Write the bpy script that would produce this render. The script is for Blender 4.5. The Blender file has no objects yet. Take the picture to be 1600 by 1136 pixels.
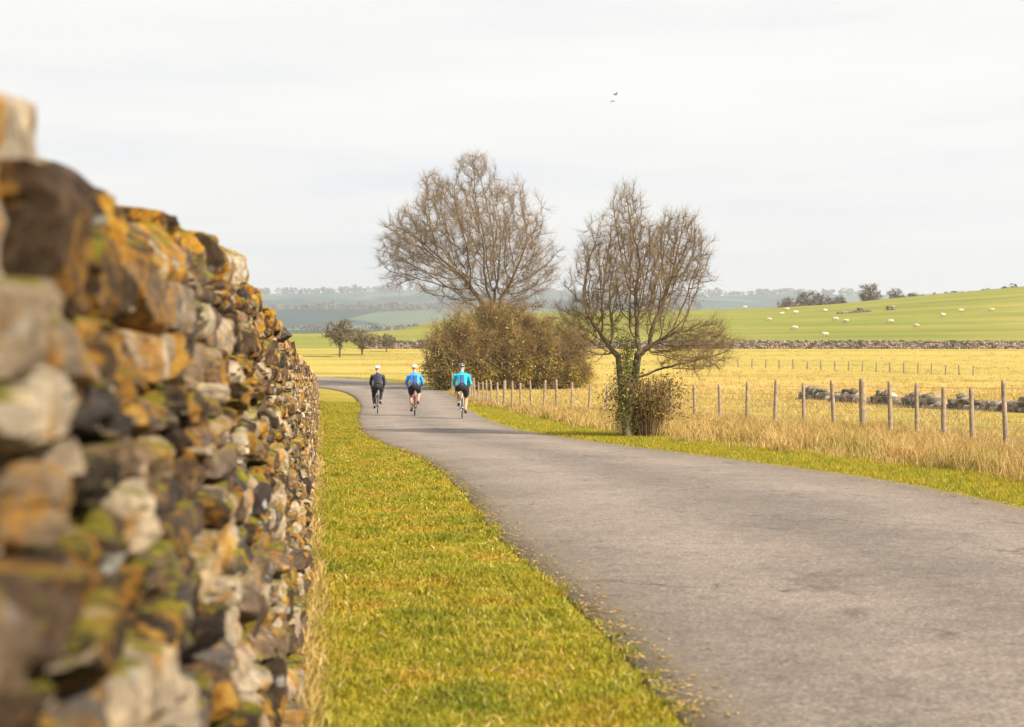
import bpy, bmesh, math, random
import numpy as np
from mathutils import Vector, noise, Matrix
random.seed(7); RNG = np.random.default_rng(11)
scene = bpy.context.scene
COL = scene.collection
R = math.radians

# ------------------------------------------------------------------ camera, sky, sun, exposure
HC = 1.2                    # eye height
F = 2222.0                  # focal length in photo pixels (1600 wide)
HOR = 597.0                 # horizon row in the photo
cam_d = bpy.data.cameras.new('camera'); cam = bpy.data.objects.new('camera', cam_d); COL.objects.link(cam)
cam_d.sensor_width = 36; cam_d.lens = 50; cam_d.clip_start = 0.05; cam_d.clip_end = 40000
cam.location = (0, 0, HC)
cam.rotation_euler = (R(90) + math.atan((HOR - 568) / F), 0, 0)
cam_d.dof.use_dof = True; cam_d.dof.focus_distance = 26; cam_d.dof.aperture_fstop = 3.4
scene.camera = cam

SUN_EL, SUN_AZ = 34, 128      # azimuth clockwise from +Y: behind the camera, to the right
world = bpy.data.worlds.new('World'); scene.world = world; world.use_nodes = True
wn = world.node_tree.nodes; wl = world.node_tree.links; wn.clear()
wo = wn.new('ShaderNodeOutputWorld'); bg = wn.new('ShaderNodeBackground'); bg.inputs[1].default_value = 0.1
sky = wn.new('ShaderNodeTexSky'); sky.sky_type = 'NISHITA'; sky.sun_disc = False
sky.sun_elevation = R(SUN_EL); sky.sun_rotation = R(SUN_AZ); sky.air_density = 1.0; sky.dust_density = 2.0
tc = wn.new('ShaderNodeTexCoord')
mp = wn.new('ShaderNodeMapping'); mp.inputs['Scale'].default_value = (1.0, 1.0, 9.0); mp.inputs['Location'].default_value = (3.3, 0.4, 0.2)
wl.new(tc.outputs['Generated'], mp.inputs['Vector'])
n1 = wn.new('ShaderNodeTexNoise'); n1.inputs['Scale'].default_value = 2.6; n1.inputs['Detail'].default_value = 7; n1.inputs['Roughness'].default_value = 0.52
wl.new(mp.outputs[0], n1.inputs['Vector'])
cr = wn.new('ShaderNodeValToRGB')
cr.color_ramp.elements[0].position = 0.30; cr.color_ramp.elements[0].color = (4.4, 4.45, 4.7, 1)
cr.color_ramp.elements[1].position = 0.66; cr.color_ramp.elements[1].color = (5.35, 5.2, 4.95, 1)
e = cr.color_ramp.elements.new(0.48); e.color = (5.1, 4.95, 4.8, 1)
wl.new(n1.outputs['Fac'], cr.inputs[0])
mx = wn.new('ShaderNodeMixRGB'); mx.inputs[0].default_value = 0.94       # thin cloud over almost the whole sky
wl.new(sky.outputs[0], mx.inputs[1]); wl.new(cr.outputs[0], mx.inputs[2])
wl.new(mx.outputs[0], bg.inputs[0]); wl.new(bg.outputs[0], wo.inputs[0])

sun_d = bpy.data.lights.new('sun', 'SUN'); sun_d.energy = 4.8; sun_d.angle = R(1.2); sun_d.color = (1.0, 0.90, 0.74)
sun = bpy.data.objects.new('sun', sun_d); COL.objects.link(sun)
sd = Vector((math.sin(R(SUN_AZ)) * math.cos(R(SUN_EL)), math.cos(R(SUN_AZ)) * math.cos(R(SUN_EL)), math.sin(R(SUN_EL))))
sun.rotation_euler = sd.to_track_quat('Z', 'Y').to_euler()
vs = scene.view_settings; vs.view_transform = 'Standard'; vs.look = 'None'; vs.gamma = 1; vs.exposure = 1.0
scene.cycles.max_bounces = 6; scene.cycles.volume_bounces = 0

# ------------------------------------------------------------------ helpers
def px(x, Y): return (x - 800.0) * Y / F
def pz(y, Y): return HC + (HOR - y) * Y / F

def tag(o, label=None, cat=None, group=None, kind=None):
    if label: o['label'] = label
    if cat: o['category'] = cat
    if group: o['group'] = group
    if kind: o['kind'] = kind
    return o
def empty(name, loc=(0, 0, 0), rz=0):
    o = bpy.data.objects.new(name, None); o.location = loc; o.rotation_euler = (0, 0, rz); o.empty_display_size = 0.2
    COL.objects.link(o); return o
def link_mesh(name, me, parent=None, mats=()):
    o = bpy.data.objects.new(name, me); COL.objects.link(o)
    for m in mats: me.materials.append(m)
    if parent is not None: o.parent = parent
    return o
def np_mesh(name, verts, faces, mat=None, parent=None, smooth=False):
    """faces: list of (array n x k) arrays"""
    me = bpy.data.meshes.new(name)
    verts = np.asarray(verts, dtype=np.float32)
    if not isinstance(faces, list): faces = [faces]
    faces = [np.asarray(f, dtype=np.int32) for f in faces if len(f)]
    me.vertices.add(len(verts)); me.vertices.foreach_set('co', verts.ravel())
    loops = np.concatenate([f.ravel() for f in faces]); nl = len(loops)
    cnt = np.concatenate([np.full(len(f), f.shape[1], dtype=np.int32) for f in faces])
    st = np.concatenate([[0], np.cumsum(cnt)[:-1]]).astype(np.int32)
    me.loops.add(nl); me.loops.foreach_set('vertex_index', loops)
    me.polygons.add(len(cnt)); me.polygons.foreach_set('loop_start', st)
    if smooth: me.polygons.foreach_set('use_smooth', np.ones(len(cnt), dtype=bool))
    me.update(calc_edges=True)
    return link_mesh(name, me, parent, [mat] if mat else [])
def copy_tree(o, parent=None):
    c = o.copy(); COL.objects.link(c)
    if parent is not None: c.parent = parent
    for ch in [x for x in scene.objects if x.parent == o]: copy_tree(ch, c)
    return c

class MB:
    """collects simple solids and links them as one mesh object"""
    def __init__(s): s.v = []; s.f = []
    def add(s, v, f):
        n = len(s.v); s.v += [tuple(p) for p in v]; s.f += [tuple(i + n for i in q) for q in f]
    def tube(s, pts, rad, k=8, cap=True):
        pts = [Vector(p) for p in pts]; n0 = len(s.v)
        if not isinstance(rad, (list, tuple)): rad = [rad] * len(pts)
        up = Vector((0.31, 0.22, 0.93)).normalized(); ref = None
        for i, p in enumerate(pts):
            t = (pts[min(i + 1, len(pts) - 1)] - pts[max(i - 1, 0)]).normalized()
            if ref is None: ref = t.cross(up if abs(t.dot(up)) < .95 else Vector((1, 0, 0))).normalized()
            ref = (ref - t * ref.dot(t)).normalized(); b = t.cross(ref)
            for j in range(k):
                a = 2 * math.pi * j / k; s.v.append(tuple(p + (ref * math.cos(a) + b * math.sin(a)) * rad[i]))
        for i in range(len(pts) - 1):
            for j in range(k):
                a = n0 + i * k + j; b2 = n0 + i * k + (j + 1) % k
                s.f.append((a, b2, b2 + k, a + k))
        if cap:
            s.f.append(tuple(n0 + j for j in range(k))[::-1]); m = n0 + (len(pts) - 1) * k
            s.f.append(tuple(m + j for j in range(k)))
    def ell(s, c, r, nu=14, nv=9, rot=None, zmin=-1.0):
        n0 = len(s.v); c = Vector(c)
        for i in range(nv + 1):
            th = math.pi * i / nv
            for j in range(nu):
                ph = 2 * math.pi * j / nu
                p = Vector((math.sin(th) * math.cos(ph), math.sin(th) * math.sin(ph), max(zmin, math.cos(th))))
                p = Vector((p.x * r[0], p.y * r[1], p.z * r[2]))
                if rot: p = rot @ p
                s.v.append(tuple(c + p))
        for i in range(nv):
            for j in range(nu):
                a = n0 + i * nu + j; b = n0 + i * nu + (j + 1) % nu
                s.f.append((a, a + nu, b + nu, b))
    def torus(s, c, Rr, r, nu=36, nv=8):          # wheel in the YZ plane
        n0 = len(s.v)
        for i in range(nu):
            a = 2 * math.pi * i / nu
            for j in range(nv):
                b = 2 * math.pi * j / nv; q = Rr + r * math.cos(b)
                s.v.append((c[0] + r * math.sin(b), c[1] + q * math.cos(a), c[2] + q * math.sin(a)))
        for i in range(nu):
            for j in range(nv):
                s.f.append((n0 + i * nv + j, n0 + i * nv + (j + 1) % nv, n0 + ((i + 1) % nu) * nv + (j + 1) % nv, n0 + ((i + 1) % nu) * nv + j))
    def box(s, c, d, rz=0):
        x, y, z = [q / 2 for q in d]; cs, sn = math.cos(rz), math.sin(rz)
        v = []
        for a, b, cc in ((-x, -y, -z), (x, -y, -z), (x, y, -z), (-x, y, -z), (-x, -y, z), (x, -y, z), (x, y, z), (-x, y, z)):
            v.append((c[0] + a * cs - b * sn, c[1] + a * sn + b * cs, c[2] + cc))
        s.add(v, [(0, 3, 2, 1), (4, 5, 6, 7), (0, 1, 5, 4), (1, 2, 6, 5), (2, 3, 7, 6), (3, 0, 4, 7)])
    def build(s, name, mat, parent=None, smooth=True):
        me = bpy.data.meshes.new(name); me.from_pydata(s.v, [], s.f)
        if smooth: me.polygons.foreach_set('use_smooth', [True] * len(me.polygons))
        me.update(); return link_mesh(name, me, parent, [mat] if mat else [])
def fuse(mb, name, mat, parent, vox, smooth_it=4):
    """melts overlapping solids into one continuous skin"""
    o = mb.build(name, None, None)
    m = o.modifiers.new('r', 'REMESH'); m.mode = 'VOXEL'; m.voxel_size = vox; m.use_smooth_shade = True
    s = o.modifiers.new('s', 'SMOOTH'); s.factor = 0.5; s.iterations = smooth_it
    dg = bpy.context.evaluated_depsgraph_get(); dg.update()
    me = bpy.data.meshes.new_from_object(o.evaluated_get(dg)); me.name = name
    bpy.data.objects.remove(o)
    me.materials.clear()
    me.polygons.foreach_set('use_smooth', [True] * len(me.polygons))
    return link_mesh(name, me, parent, [mat])

# ------------------------------------------------------------------ materials
def newmat(name, rough=0.8, spec=0.3):
    m = bpy.data.materials.new(name); m.use_nodes = True
    b = m.node_tree.nodes['Principled BSDF']; b.inputs['Roughness'].default_value = rough
    b.inputs['Specular IOR Level'].default_value = spec
    return m, m.node_tree.nodes, m.node_tree.links, b
def ramp(N, L, src, stops, interp='LINEAR'):
    r = N.new('ShaderNodeValToRGB'); els = r.color_ramp.elements; r.color_ramp.interpolation = interp
    while len(els) < len(stops): els.new(0.5)
    for e_, (p, c) in zip(els, stops): e_.position = p; e_.color = (*c, 1) if len(c) == 3 else c
    L.new(src, r.inputs[0]); return r
def noise_n(N, L, scale, detail=4, rough=0.55, vec=None, dist=0.0):
    n = N.new('ShaderNodeTexNoise'); n.inputs['Scale'].default_value = scale; n.inputs['Detail'].default_value = detail
    n.inputs['Roughness'].default_value = rough; n.inputs['Distortion'].default_value = dist
    if vec is not None: L.new(vec, n.inputs['Vector'])
    return n
def mixc(N, L, fac, a, b, mode='MIX'):
    m = N.new('ShaderNodeMixRGB'); m.blend_type = mode
    for i, s in enumerate((fac, a, b)):
        if hasattr(s, 'is_output'): L.new(s, m.inputs[i])
        elif isinstance(s, (int, float)): m.inputs[i].default_value = s
        else: m.inputs[i].default_value = (*s, 1)
    return m.outputs[0]
def bump(N, L, b, h, strength, dist):
    bp = N.new('ShaderNodeBump'); bp.inputs['Strength'].default_value = strength; bp.inputs['Distance'].default_value = dist
    L.new(h, bp.inputs['Height']); L.new(bp.outputs[0], b.inputs['Normal']); return bp
def wpos(N): return N.new('ShaderNodeNewGeometry')

def simple(name, col, rough=0.6, var=0.15, scale=30, spec=0.3):
    m, N, L, b = newmat(name, rough, spec); g = wpos(N)
    tcn = N.new('ShaderNodeTexCoord'); n = noise_n(N, L, scale, 3, vec=tcn.outputs['Object'])
    lo = tuple(c * (1 - var) for c in col); hi = tuple(min(1, c * (1 + var)) for c in col)
    r = ramp(N, L, n.outputs['Fac'], [(0.3, lo), (0.7, hi)]); L.new(r.outputs[0], b.inputs['Base Color'])
    return m

def stone_mat(name, stops, lichen=1.0, moss=1.0, scale=1.0, per_obj=False):
    m, N, L, b = newmat(name, 0.92, 0.15); g = wpos(N); P = g.outputs['Position']
    if per_obj:
        oi = N.new('ShaderNodeObjectInfo'); rnd = oi.outputs['Random']
    else: rnd = g.outputs['Random Per Island']
    base = ramp(N, L, rnd, stops).outputs[0]
    nb = noise_n(N, L, 13 * scale, 9, 0.74, P)
    v = ramp(N, L, nb.outputs['Fac'], [(0.30, (0.35, 0.32, 0.30)), (0.5, (0.95, 0.93, 0.9)), (0.70, (2.0, 1.85, 1.65))]).outputs[0]
    base = mixc(N, L, 1.0, base, v, 'MULTIPLY')
    # rusty orange crust
    no = noise_n(N, L, 4.5 * scale, 10, 0.72, P, 0.3)
    mo = ramp(N, L, no.outputs['Fac'], [(0.535 - 0.02 * lichen, (0, 0, 0)), (0.575, (1, 1, 1))]).outputs[0]
    co = ramp(N, L, nb.outputs['Fac'], [(0.3, (0.20, 0.075, 0.010)), (0.5, (0.50, 0.24, 0.03)), (0.7, (0.75, 0.46, 0.08))]).outputs[0]
    base = mixc(N, L, mixc(N, L, 1.0, mo, (0.8 * lichen,) * 3, 'MULTIPLY'), base, co)
    # pale round lichen
    vo = N.new('ShaderNodeTexVoronoi'); vo.inputs['Scale'].default_value = 11 * scale; L.new(P, vo.inputs['Vector'])
    n3 = noise_n(N, L, 40 * scale, 3, 0.6, P)
    vs_ = mixc(N, L, 0.30, vo.outputs['Distance'], n3.outputs['Fac'])
    mv = ramp(N, L, vs_, [(0.24, (1, 1, 1)), (0.30, (0, 0, 0))]).outputs[0]
    n4 = noise_n(N, L, 2.1 * scale, 3, 0.5, P)
    mv2 = ramp(N, L, n4.outputs['Fac'], [(0.48, (0, 0, 0)), (0.6, (1, 1, 1))]).outputs[0]
    base = mixc(N, L, mixc(N, L, 1.0, mv, mv2, 'MULTIPLY'), base, (0.50, 0.50, 0.46))
    # yellow-green moss, thicker on upward faces
    sx = N.new('ShaderNodeSeparateXYZ'); L.new(g.outputs['Normal'], sx.inputs[0])
    n5 = noise_n(N, L, 6.0 * scale, 9, 0.7, P)
    ad = N.new('ShaderNodeMath'); ad.operation = 'MULTIPLY_ADD'; L.new(sx.outputs['Z'], ad.inputs[0]); ad.inputs[1].default_value = 0.12; L.new(n5.outputs['Fac'], ad.inputs[2])
    mm = ramp(N, L, ad.outputs[0], [(0.66 - 0.05 * moss, (0, 0, 0)), (0.72 - 0.03 * moss, (1, 1, 1))]).outputs[0]
    cm = ramp(N, L, n3.outputs['Fac'], [(0.3, (0.10, 0.10, 0.012)), (0.7, (0.40, 0.33, 0.03))]).outputs[0]
    base = mixc(N, L, mm, base, cm)
    L.new(base, b.inputs['Base Color'])
    hh = noise_n(N, L, 26 * scale, 8, 0.72, P)
    bump(N, L, b, hh.outputs['Fac'], 1.0, 0.05 / scale)
    return m
STOPS = [(0.0, (0.030, 0.022, 0.018)), (0.16, (0.075, 0.050, 0.032)), (0.34, (0.13, 0.085, 0.055)), (0.5, (0.065, 0.058, 0.060)), (0.60, (0.24, 0.165, 0.105)), (0.71, (0.11, 0.10, 0.10)), (0.80, (0.44, 0.34, 0.24)), (0.92, (0.58, 0.49, 0.37)), (1.0, (0.28, 0.20, 0.13))]
M_STONE = stone_mat('drystone', STOPS)
M_COPE = stone_mat('cope_stone', STOPS, lichen=1.6, moss=1.2, per_obj=True)
M_FARSTONE = stone_mat('field_wall_stone', [(0, (0.05, 0.042, 0.038)), (0.5, (0.16, 0.135, 0.12)), (1, (0.34, 0.29, 0.26))], lichen=0.3, moss=0.3, scale=0.5)
M_CORE = simple('wall_core', (0.035, 0.026, 0.018), 1.0, 0.5, 12)

def bark(name, dark, light, sc=6):
    m, N, L, b = newmat(name, 0.9, 0.15); g = wpos(N)
    n = noise_n(N, L, sc, 6, 0.65, g.outputs['Position'])
    r = ramp(N, L, n.outputs['Fac'], [(0.3, dark), (0.7, light)]); L.new(r.outputs[0], b.inputs['Base Color'])
    bump(N, L, b, n.outputs['Fac'], 0.6, 0.02); return m
M_BARK = bark('bark', (0.06, 0.045, 0.03), (0.20, 0.155, 0.10))
M_TWIG = bark('twig', (0.085, 0.058, 0.032), (0.30, 0.21, 0.11), 1.3)
M_TWIGB = bark('hedge_twig', (0.10, 0.058, 0.030), (0.34, 0.23, 0.10), 0.8)

def island_mat(name, stops, rough=0.7, trans=0.0, big=0.35, bigstops=None):
    m, N, L, b = newmat(name, rough, 0.2); g = wpos(N)
    c = ramp(N, L, g.outputs['Random Per Island'], stops).outputs[0]
    if bigstops:
        n = noise_n(N, L, big, 5, 0.6, g.outputs['Position'])
        c = mixc(N, L, 1.0, c, ramp(N, L, n.outputs['Fac'], bigstops).outputs[0], 'MULTIPLY')
    L.new(c, b.inputs['Base Color'])
    if trans:
        t = N.new('ShaderNodeBsdfTranslucent'); L.new(c, t.inputs[0]); ms = N.new('ShaderNodeMixShader'); ms.inputs[0].default_value = trans
        out = N['Material Output']; L.new(b.outputs[0], ms.inputs[1]); L.new(t.outputs[0], ms.inputs[2]); L.new(ms.outputs[0], out.inputs[0])
    return m
M_GRASS = island_mat('short_grass', [(0, (0.14, 0.16, 0.010)), (0.4, (0.30, 0.275, 0.013)), (0.75, (0.42, 0.345, 0.022)), (1, (0.56, 0.42, 0.12))], 0.7, 0.3,
                     1.6, [(0.32, (0.55, 0.72, 0.6)), (0.47, (0.95, 1, 1)), (0.56, (1.05, 1, 1)), (0.68, (1.35, 1.0, 1.6))])
M_DRY = island_mat('dry_grass', [(0, (0.22, 0.15, 0.04)), (0.3, (0.42, 0.29, 0.09)), (0.7, (0.58, 0.42, 0.17)), (1, (0.70, 0.55, 0.28))], 0.7, 0.25,
                   0.6, [(0.3, (0.62, 0.72, 0.4)), (0.48, (1, 0.97, 0.9)), (0.7, (1.12, 1.0, 0.95))])
M_LEAF = island_mat('hedge_leaf', [(0, (0.08, 0.045, 0.02)), (0.3, (0.20, 0.12, 0.04)), (0.6, (0.18, 0.16, 0.03)), (0.85, (0.34, 0.25, 0.07)), (1, (0.50, 0.38, 0.16))], 0.8, 0.2,
                    0.55, [(0.35, (0.6, 0.55, 0.6)), (0.5, (1.1, 1.1, 1)), (0.65, (1.5, 1.6, 0.8))])
M_IVY = island_mat('ivy_leaf', [(0, (0.05, 0.07, 0.015)), (0.5, (0.12, 0.14, 0.03)), (1, (0.24, 0.22, 0.06))], 0.5, 0.1)
M_FARLEAF = island_mat('far_tree_twigs', [(0, (0.08, 0.065, 0.045)), (0.5, (0.15, 0.115, 0.075)), (1, (0.24, 0.18, 0.11))], 0.9, 0.1)

# ------------------------------------------------------------------ terrain
CREST = [(-3000, 530), (400, 528), (560, 526), (620, 521), (680, 508), (740, 493), (1000, 491), (1200, 486), (1300, 480), (1400, 470), (1500, 461), (1600, 452), (1900, 430), (4000, 420)]
cx_, cy_ = zip(*CREST)
def hgt(X, Y):
    X = np.asarray(X, dtype=float); Y = np.asarray(Y, dtype=float)
    Yc = np.maximum(Y, 20.0); p = np.clip(800 + F * X / Yc, -2500, 3600)
    cr_ = HC + (HOR - np.interp(p, cx_, cy_)) * 420 / F
    h300 = np.interp(p, [500, 700, 1600], [11.2, 12.0, 13.6])
    Ys = [0, 68, 90, 110, 130, 200]; hs = [0, 0, 0.38, 0.85, 1.65, 5.9]
    h = np.interp(Y, Ys, hs)
    h = np.where((Y > 200) & (Y <= 300), 5.9 + (h300 - 5.9) * (Y - 200) / 100, h)
    h = np.where((Y > 300) & (Y <= 420), h300 + (cr_ - h300) * np.sin((np.clip(Y, 300, 420) - 300) / 120 * math.pi / 2), h)
    t = np.clip((Y - 420) / 300, 0, 1); t = t * t * (3 - 2 * t)
    back = cr_ * (1 - t) + 4 * t
    far = np.interp(Y, [720, 1100, 1500, 2000, 2600, 3300, 4200, 5200, 7000, 12000], [4, 14, 56, 72, 136, 170, 262, 240, 240, 150])
    wob = (np.sin(X / 310 + Y / 520 + 1.0) + 0.6 * np.sin(X / 170 - Y / 260 + 0.4) + 0.35 * np.sin(X / 83 + Y / 140)) / 1.95
    far = far * (1 + 0.05 * wob * np.clip((Y - 900) / 1500, 0, 1)) - 10 * np.clip((X - 200) / 900, 0, 1) * 0
    h = np.where((Y > 420) & (Y <= 720), back, h); h = np.where(Y > 720, far, h)
    side = np.clip((np.abs(X) - 500) / 3000, 0, 1)
    return h
def bumps(X, Y):       # small relief of rough pasture
    return 0.0

# road edges (x, y) on flat ground
RE = [(4.2, -14), (4.5, -4), (4.8, 4), (5.0, 10), (4.95, 13.6), (4.6, 17.4), (3.7, 21.3), (2.4, 25.9), (1.2, 30.5), (0.1, 36), (-1.03, 48.5), (-2.4, 72), (-4.4, 100), (-8, 116), (-16, 130), (-34, 142), (-70, 150), (-240, 168)]
LE = [(1.5, -14), (1.15, -4), (0.85, 2), (0.605, 5.05), (0.436, 6.8), (0.245, 8.4), (-0.03, 10.2), (-0.40, 14.2), (-1.12, 20.6), (-2.05, 25.5), (-2.95, 29.5), (-3.95, 36.5), (-5.35, 48.5), (-7.6, 72), (-11.2, 97), (-16, 111), (-24, 122), (-40, 133), (-72, 140), (-242, 157)]
def resample(pts, n):
    p = np.array(pts, float)
    for _ in range(2):                     # corner cutting
        q = [p[0]]
        for a, b in zip(p[:-1], p[1:]): q += [0.75 * a + 0.25 * b, 0.25 * a + 0.75 * b]
        q.append(p[-1]); p = np.array(q)
    d = np.concatenate([[0], np.cumsum(np.hypot(*np.diff(p, axis=0).T))])
    t = (np.linspace(0, 1, n) ** 1.25) * d[-1]
    return np.stack([np.interp(t, d, p[:, 0]), np.interp(t, d, p[:, 1])], 1)
reS, leS = resample(RE, 700), resample(LE, 700)
def edgeR(Y): return np.interp(Y, reS[:, 1], reS[:, 0])
def edgeL(Y): return np.interp(Y, leS[:, 1], leS[:, 0])
WD = Vector((-0.134, 1.0, 0)).normalized()           # wall direction
WN = Vector((WD.y, -WD.x, 0))                         # towards the road
def wallX(Y): return -0.03 - 0.134 * Y - 0.04

def axis(lo, hi, d0, g, core):
    a = [0.0]; d = d0
    while a[-1] < hi:
        if a[-1] > core: d *= g
        a.append(a[-1] + d)
    b = [0.0]; d = d0
    while b[-1] > lo:
        if -b[-1] > core: d *= g
        b.append(b[-1] - d)
    return np.array(sorted(set(b + a)))
gx = axis(-2700, 2700, 0.5, 1.045, 12); gy = np.concatenate([np.array([-600, -300, -120, -60, -20, -8]), axis(-4, 5300, 0.6, 1.018, 20)[4:]])
gy = np.array(sorted(set(np.round(gy, 3))))
XX, YY = np.meshgrid(gx, gy)
ZZ = hgt(XX, YY)
on_road = (XX > edgeL(YY)) & (XX < edgeR(YY)) & (YY < 150)
ZZ = ZZ - 0.012
# tint: what each stretch of ground is
def tint(X, Y):
    C = np.zeros(X.shape + (4,)); C[..., 3] = 1
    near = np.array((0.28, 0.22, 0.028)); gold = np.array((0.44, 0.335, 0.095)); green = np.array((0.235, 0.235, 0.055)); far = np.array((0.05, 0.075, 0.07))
    p = 800 + F * X / np.maximum(Y, 5)
    rd = X - edgeR(Y)
    fieldmask = np.clip((rd - 4.0) / 4, 0, 1) * (Y > 0)
    fieldmask = np.maximum(fieldmask, np.clip((Y - 95) / 30, 0, 1))
    rough = np.array((0.33, 0.27, 0.05))
    c = near * (1 - fieldmask[..., None]) + rough * fieldmask[..., None]
    g = np.clip((Y - 72) / 35, 0, 1)[..., None]; c = c * (1 - g) + gold * g
    s = (Y > 201)[..., None]; c = np.where(s, green, c)
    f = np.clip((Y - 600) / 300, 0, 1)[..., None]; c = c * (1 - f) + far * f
    C[..., :3] = c; return C
TT = tint(XX, YY)
nyy, nxx = XX.shape
idx = np.arange(nyy * nxx).reshape(nyy, nxx)
quads = np.stack([idx[:-1, :-1], idx[:-1, 1:], idx[1:, 1:], idx[1:, :-1]], -1).reshape(-1, 4)
m, N, L, b = newmat('ground', 0.95, 0.1); g = wpos(N); P = g.outputs['Position']
at = N.new('ShaderNodeAttribute'); at.attribute_name = 'tint'
vf = N.new('ShaderNodeTexVoronoi'); vf.inputs['Scale'].default_value = 0.0042; L.new(P, vf.inputs['Vector'])
sp = N.new('ShaderNodeSeparateXYZ'); L.new(P, sp.inputs[0]); md = N.new('ShaderNodeMapRange'); md.inputs[1].default_value = 600; md.inputs[2].default_value = 1000; L.new(sp.outputs['Y'], md.inputs[0])
mpn = N.new('ShaderNodeMapping'); mpn.inputs['Scale'].default_value = (0.12, 0.9, 1.0); L.new(P, mpn.inputs['Vector'])
na = noise_n(N, L, 0.16, 7, 0.62, mpn.outputs[0]); nb = noise_n(N, L, 2.6, 6, 0.7, P); nc = noise_n(N, L, 60, 3, 0.6, P); nd = noise_n(N, L, 0.012, 5, 0.6, P)
c = mixc(N, L, 1.0, at.outputs['Color'], ramp(N, L, na.outputs['Fac'], [(0.3, (0.62, 0.70, 0.5)), (0.5, (1, 1, 1)), (0.7, (1.25, 1.10, 1.15))]).outputs[0], 'MULTIPLY')
c = mixc(N, L, 1.0, c, ramp(N, L, nb.outputs['Fac'], [(0.3, (0.72, 0.76, 0.7)), (0.7, (1.22, 1.18, 1.15))]).outputs[0], 'MULTIPLY')
c = mixc(N, L, 1.0, c, ramp(N, L, nc.outputs['Fac'], [(0.3, (0.78, 0.78, 0.78)), (0.7, (1.2, 1.2, 1.2))]).outputs[0], 'MULTIPLY')
c = mixc(N, L, 1.0, c, ramp(N, L, nd.outputs['Fac'], [(0.38, (0.82, 0.9, 0.75)), (0.6, (1.12, 1.04, 1.05))]).outputs[0], 'MULTIPLY')
wv_ = N.new('ShaderNodeTexWave'); wv_.bands_direction = 'Y'; wv_.inputs['Scale'].default_value = 0.11; wv_.inputs['Distortion'].default_value = 5.0; wv_.inputs['Detail'].default_value = 3; wv_.inputs['Detail Scale'].default_value = 0.6
L.new(P, wv_.inputs['Vector']); c = mixc(N, L, 1.0, c, ramp(N, L, wv_.outputs['Fac'], [(0.0, (0.80, 0.84, 0.72)), (0.25, (1, 1, 1)), (1, (1.05, 1.03, 1.03))]).outputs[0], 'MULTIPLY')
c = mixc(N, L, md.outputs[0], c, mixc(N, L, 1.0, c, ramp(N, L, vf.outputs['Color'], [(0.2, (0.45, 0.5, 0.5)), (0.5, (1.0, 1.1, 0.8)), (0.8, (2.2, 1.9, 1.2))]).outputs[0], 'MULTIPLY'))
L.new(c, b.inputs['Base Color']); bump(N, L, b, nb.outputs['Fac'], 0.7, 0.12)
M_GROUND = m
ground = np_mesh('ground', np.stack([XX, YY, ZZ], -1).reshape(-1, 3), quads, M_GROUND, smooth=True)
ca = ground.data.color_attributes.new('tint', 'FLOAT_COLOR', 'POINT'); ca.data.foreach_set('color', TT.reshape(-1).astype(np.float32))
tag(ground, kind='structure')

# road
m, N, L, b = newmat('asphalt', 0.9, 0.25); g = wpos(N); P = g.outputs['Position']
n1_ = noise_n(N, L, 0.55, 6, 0.6, P); n2_ = noise_n(N, L, 42, 6, 0.82, P)
vo = N.new('ShaderNodeTexVoronoi'); vo.inputs['Scale'].default_value = 62; L.new(P, vo.inputs['Vector'])
n5_ = noise_n(N, L, 7.0, 5, 0.7, P)
c = ramp(N, L, n2_.outputs['Fac'], [(0.30, (0.04, 0.032, 0.027)), (0.44, (0.15, 0.124, 0.105)), (0.56, (0.28, 0.236, 0.20)), (0.70, (0.62, 0.55, 0.48))]).outputs[0]
c = mixc(N, L, 0.45, c, ramp(N, L, vo.outputs['Color'], [(0.1, (0.12, 0.100, 0.086)), (0.8, (0.27, 0.228, 0.195)), (1, (0.48, 0.43, 0.38))]).outputs[0])
c = mixc(N, L, 1.0, c, ramp(N, L, n1_.outputs['Fac'], [(0.32, (0.80, 0.81, 0.82)), (0.5, (1, 1, 1)), (0.68, (1.16, 1.13, 1.10))]).outputs[0], 'MULTIPLY')
c = mixc(N, L, 1.0, c, ramp(N, L, n5_.outputs['Fac'], [(0.28, (0.72, 0.71, 0.70)), (0.5, (1, 1, 1)), (0.72, (1.12, 1.1, 1.08))]).outputs[0], 'MULTIPLY')
# worn wheel tracks follow the lane (attribute 'across': 0 at the left edge, 1 at the right)
ac = N.new('ShaderNodeAttribute'); ac.attribute_name = 'across'
tr = ramp(N, L, ac.outputs['Fac'], [(0.0, (0.80, 0.76, 0.66)), (0.06, (0.92, 0.92, 0.9)), (0.26, (1.14, 1.13, 1.12)), (0.48, (0.84, 0.84, 0.84)), (0.74, (1.12, 1.11, 1.10)), (0.94, (0.92, 0.9, 0.86)), (1.0, (0.78, 0.74, 0.62))]).outputs[0]
c = mixc(N, L, 1.0, c, tr, 'MULTIPLY')
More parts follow.
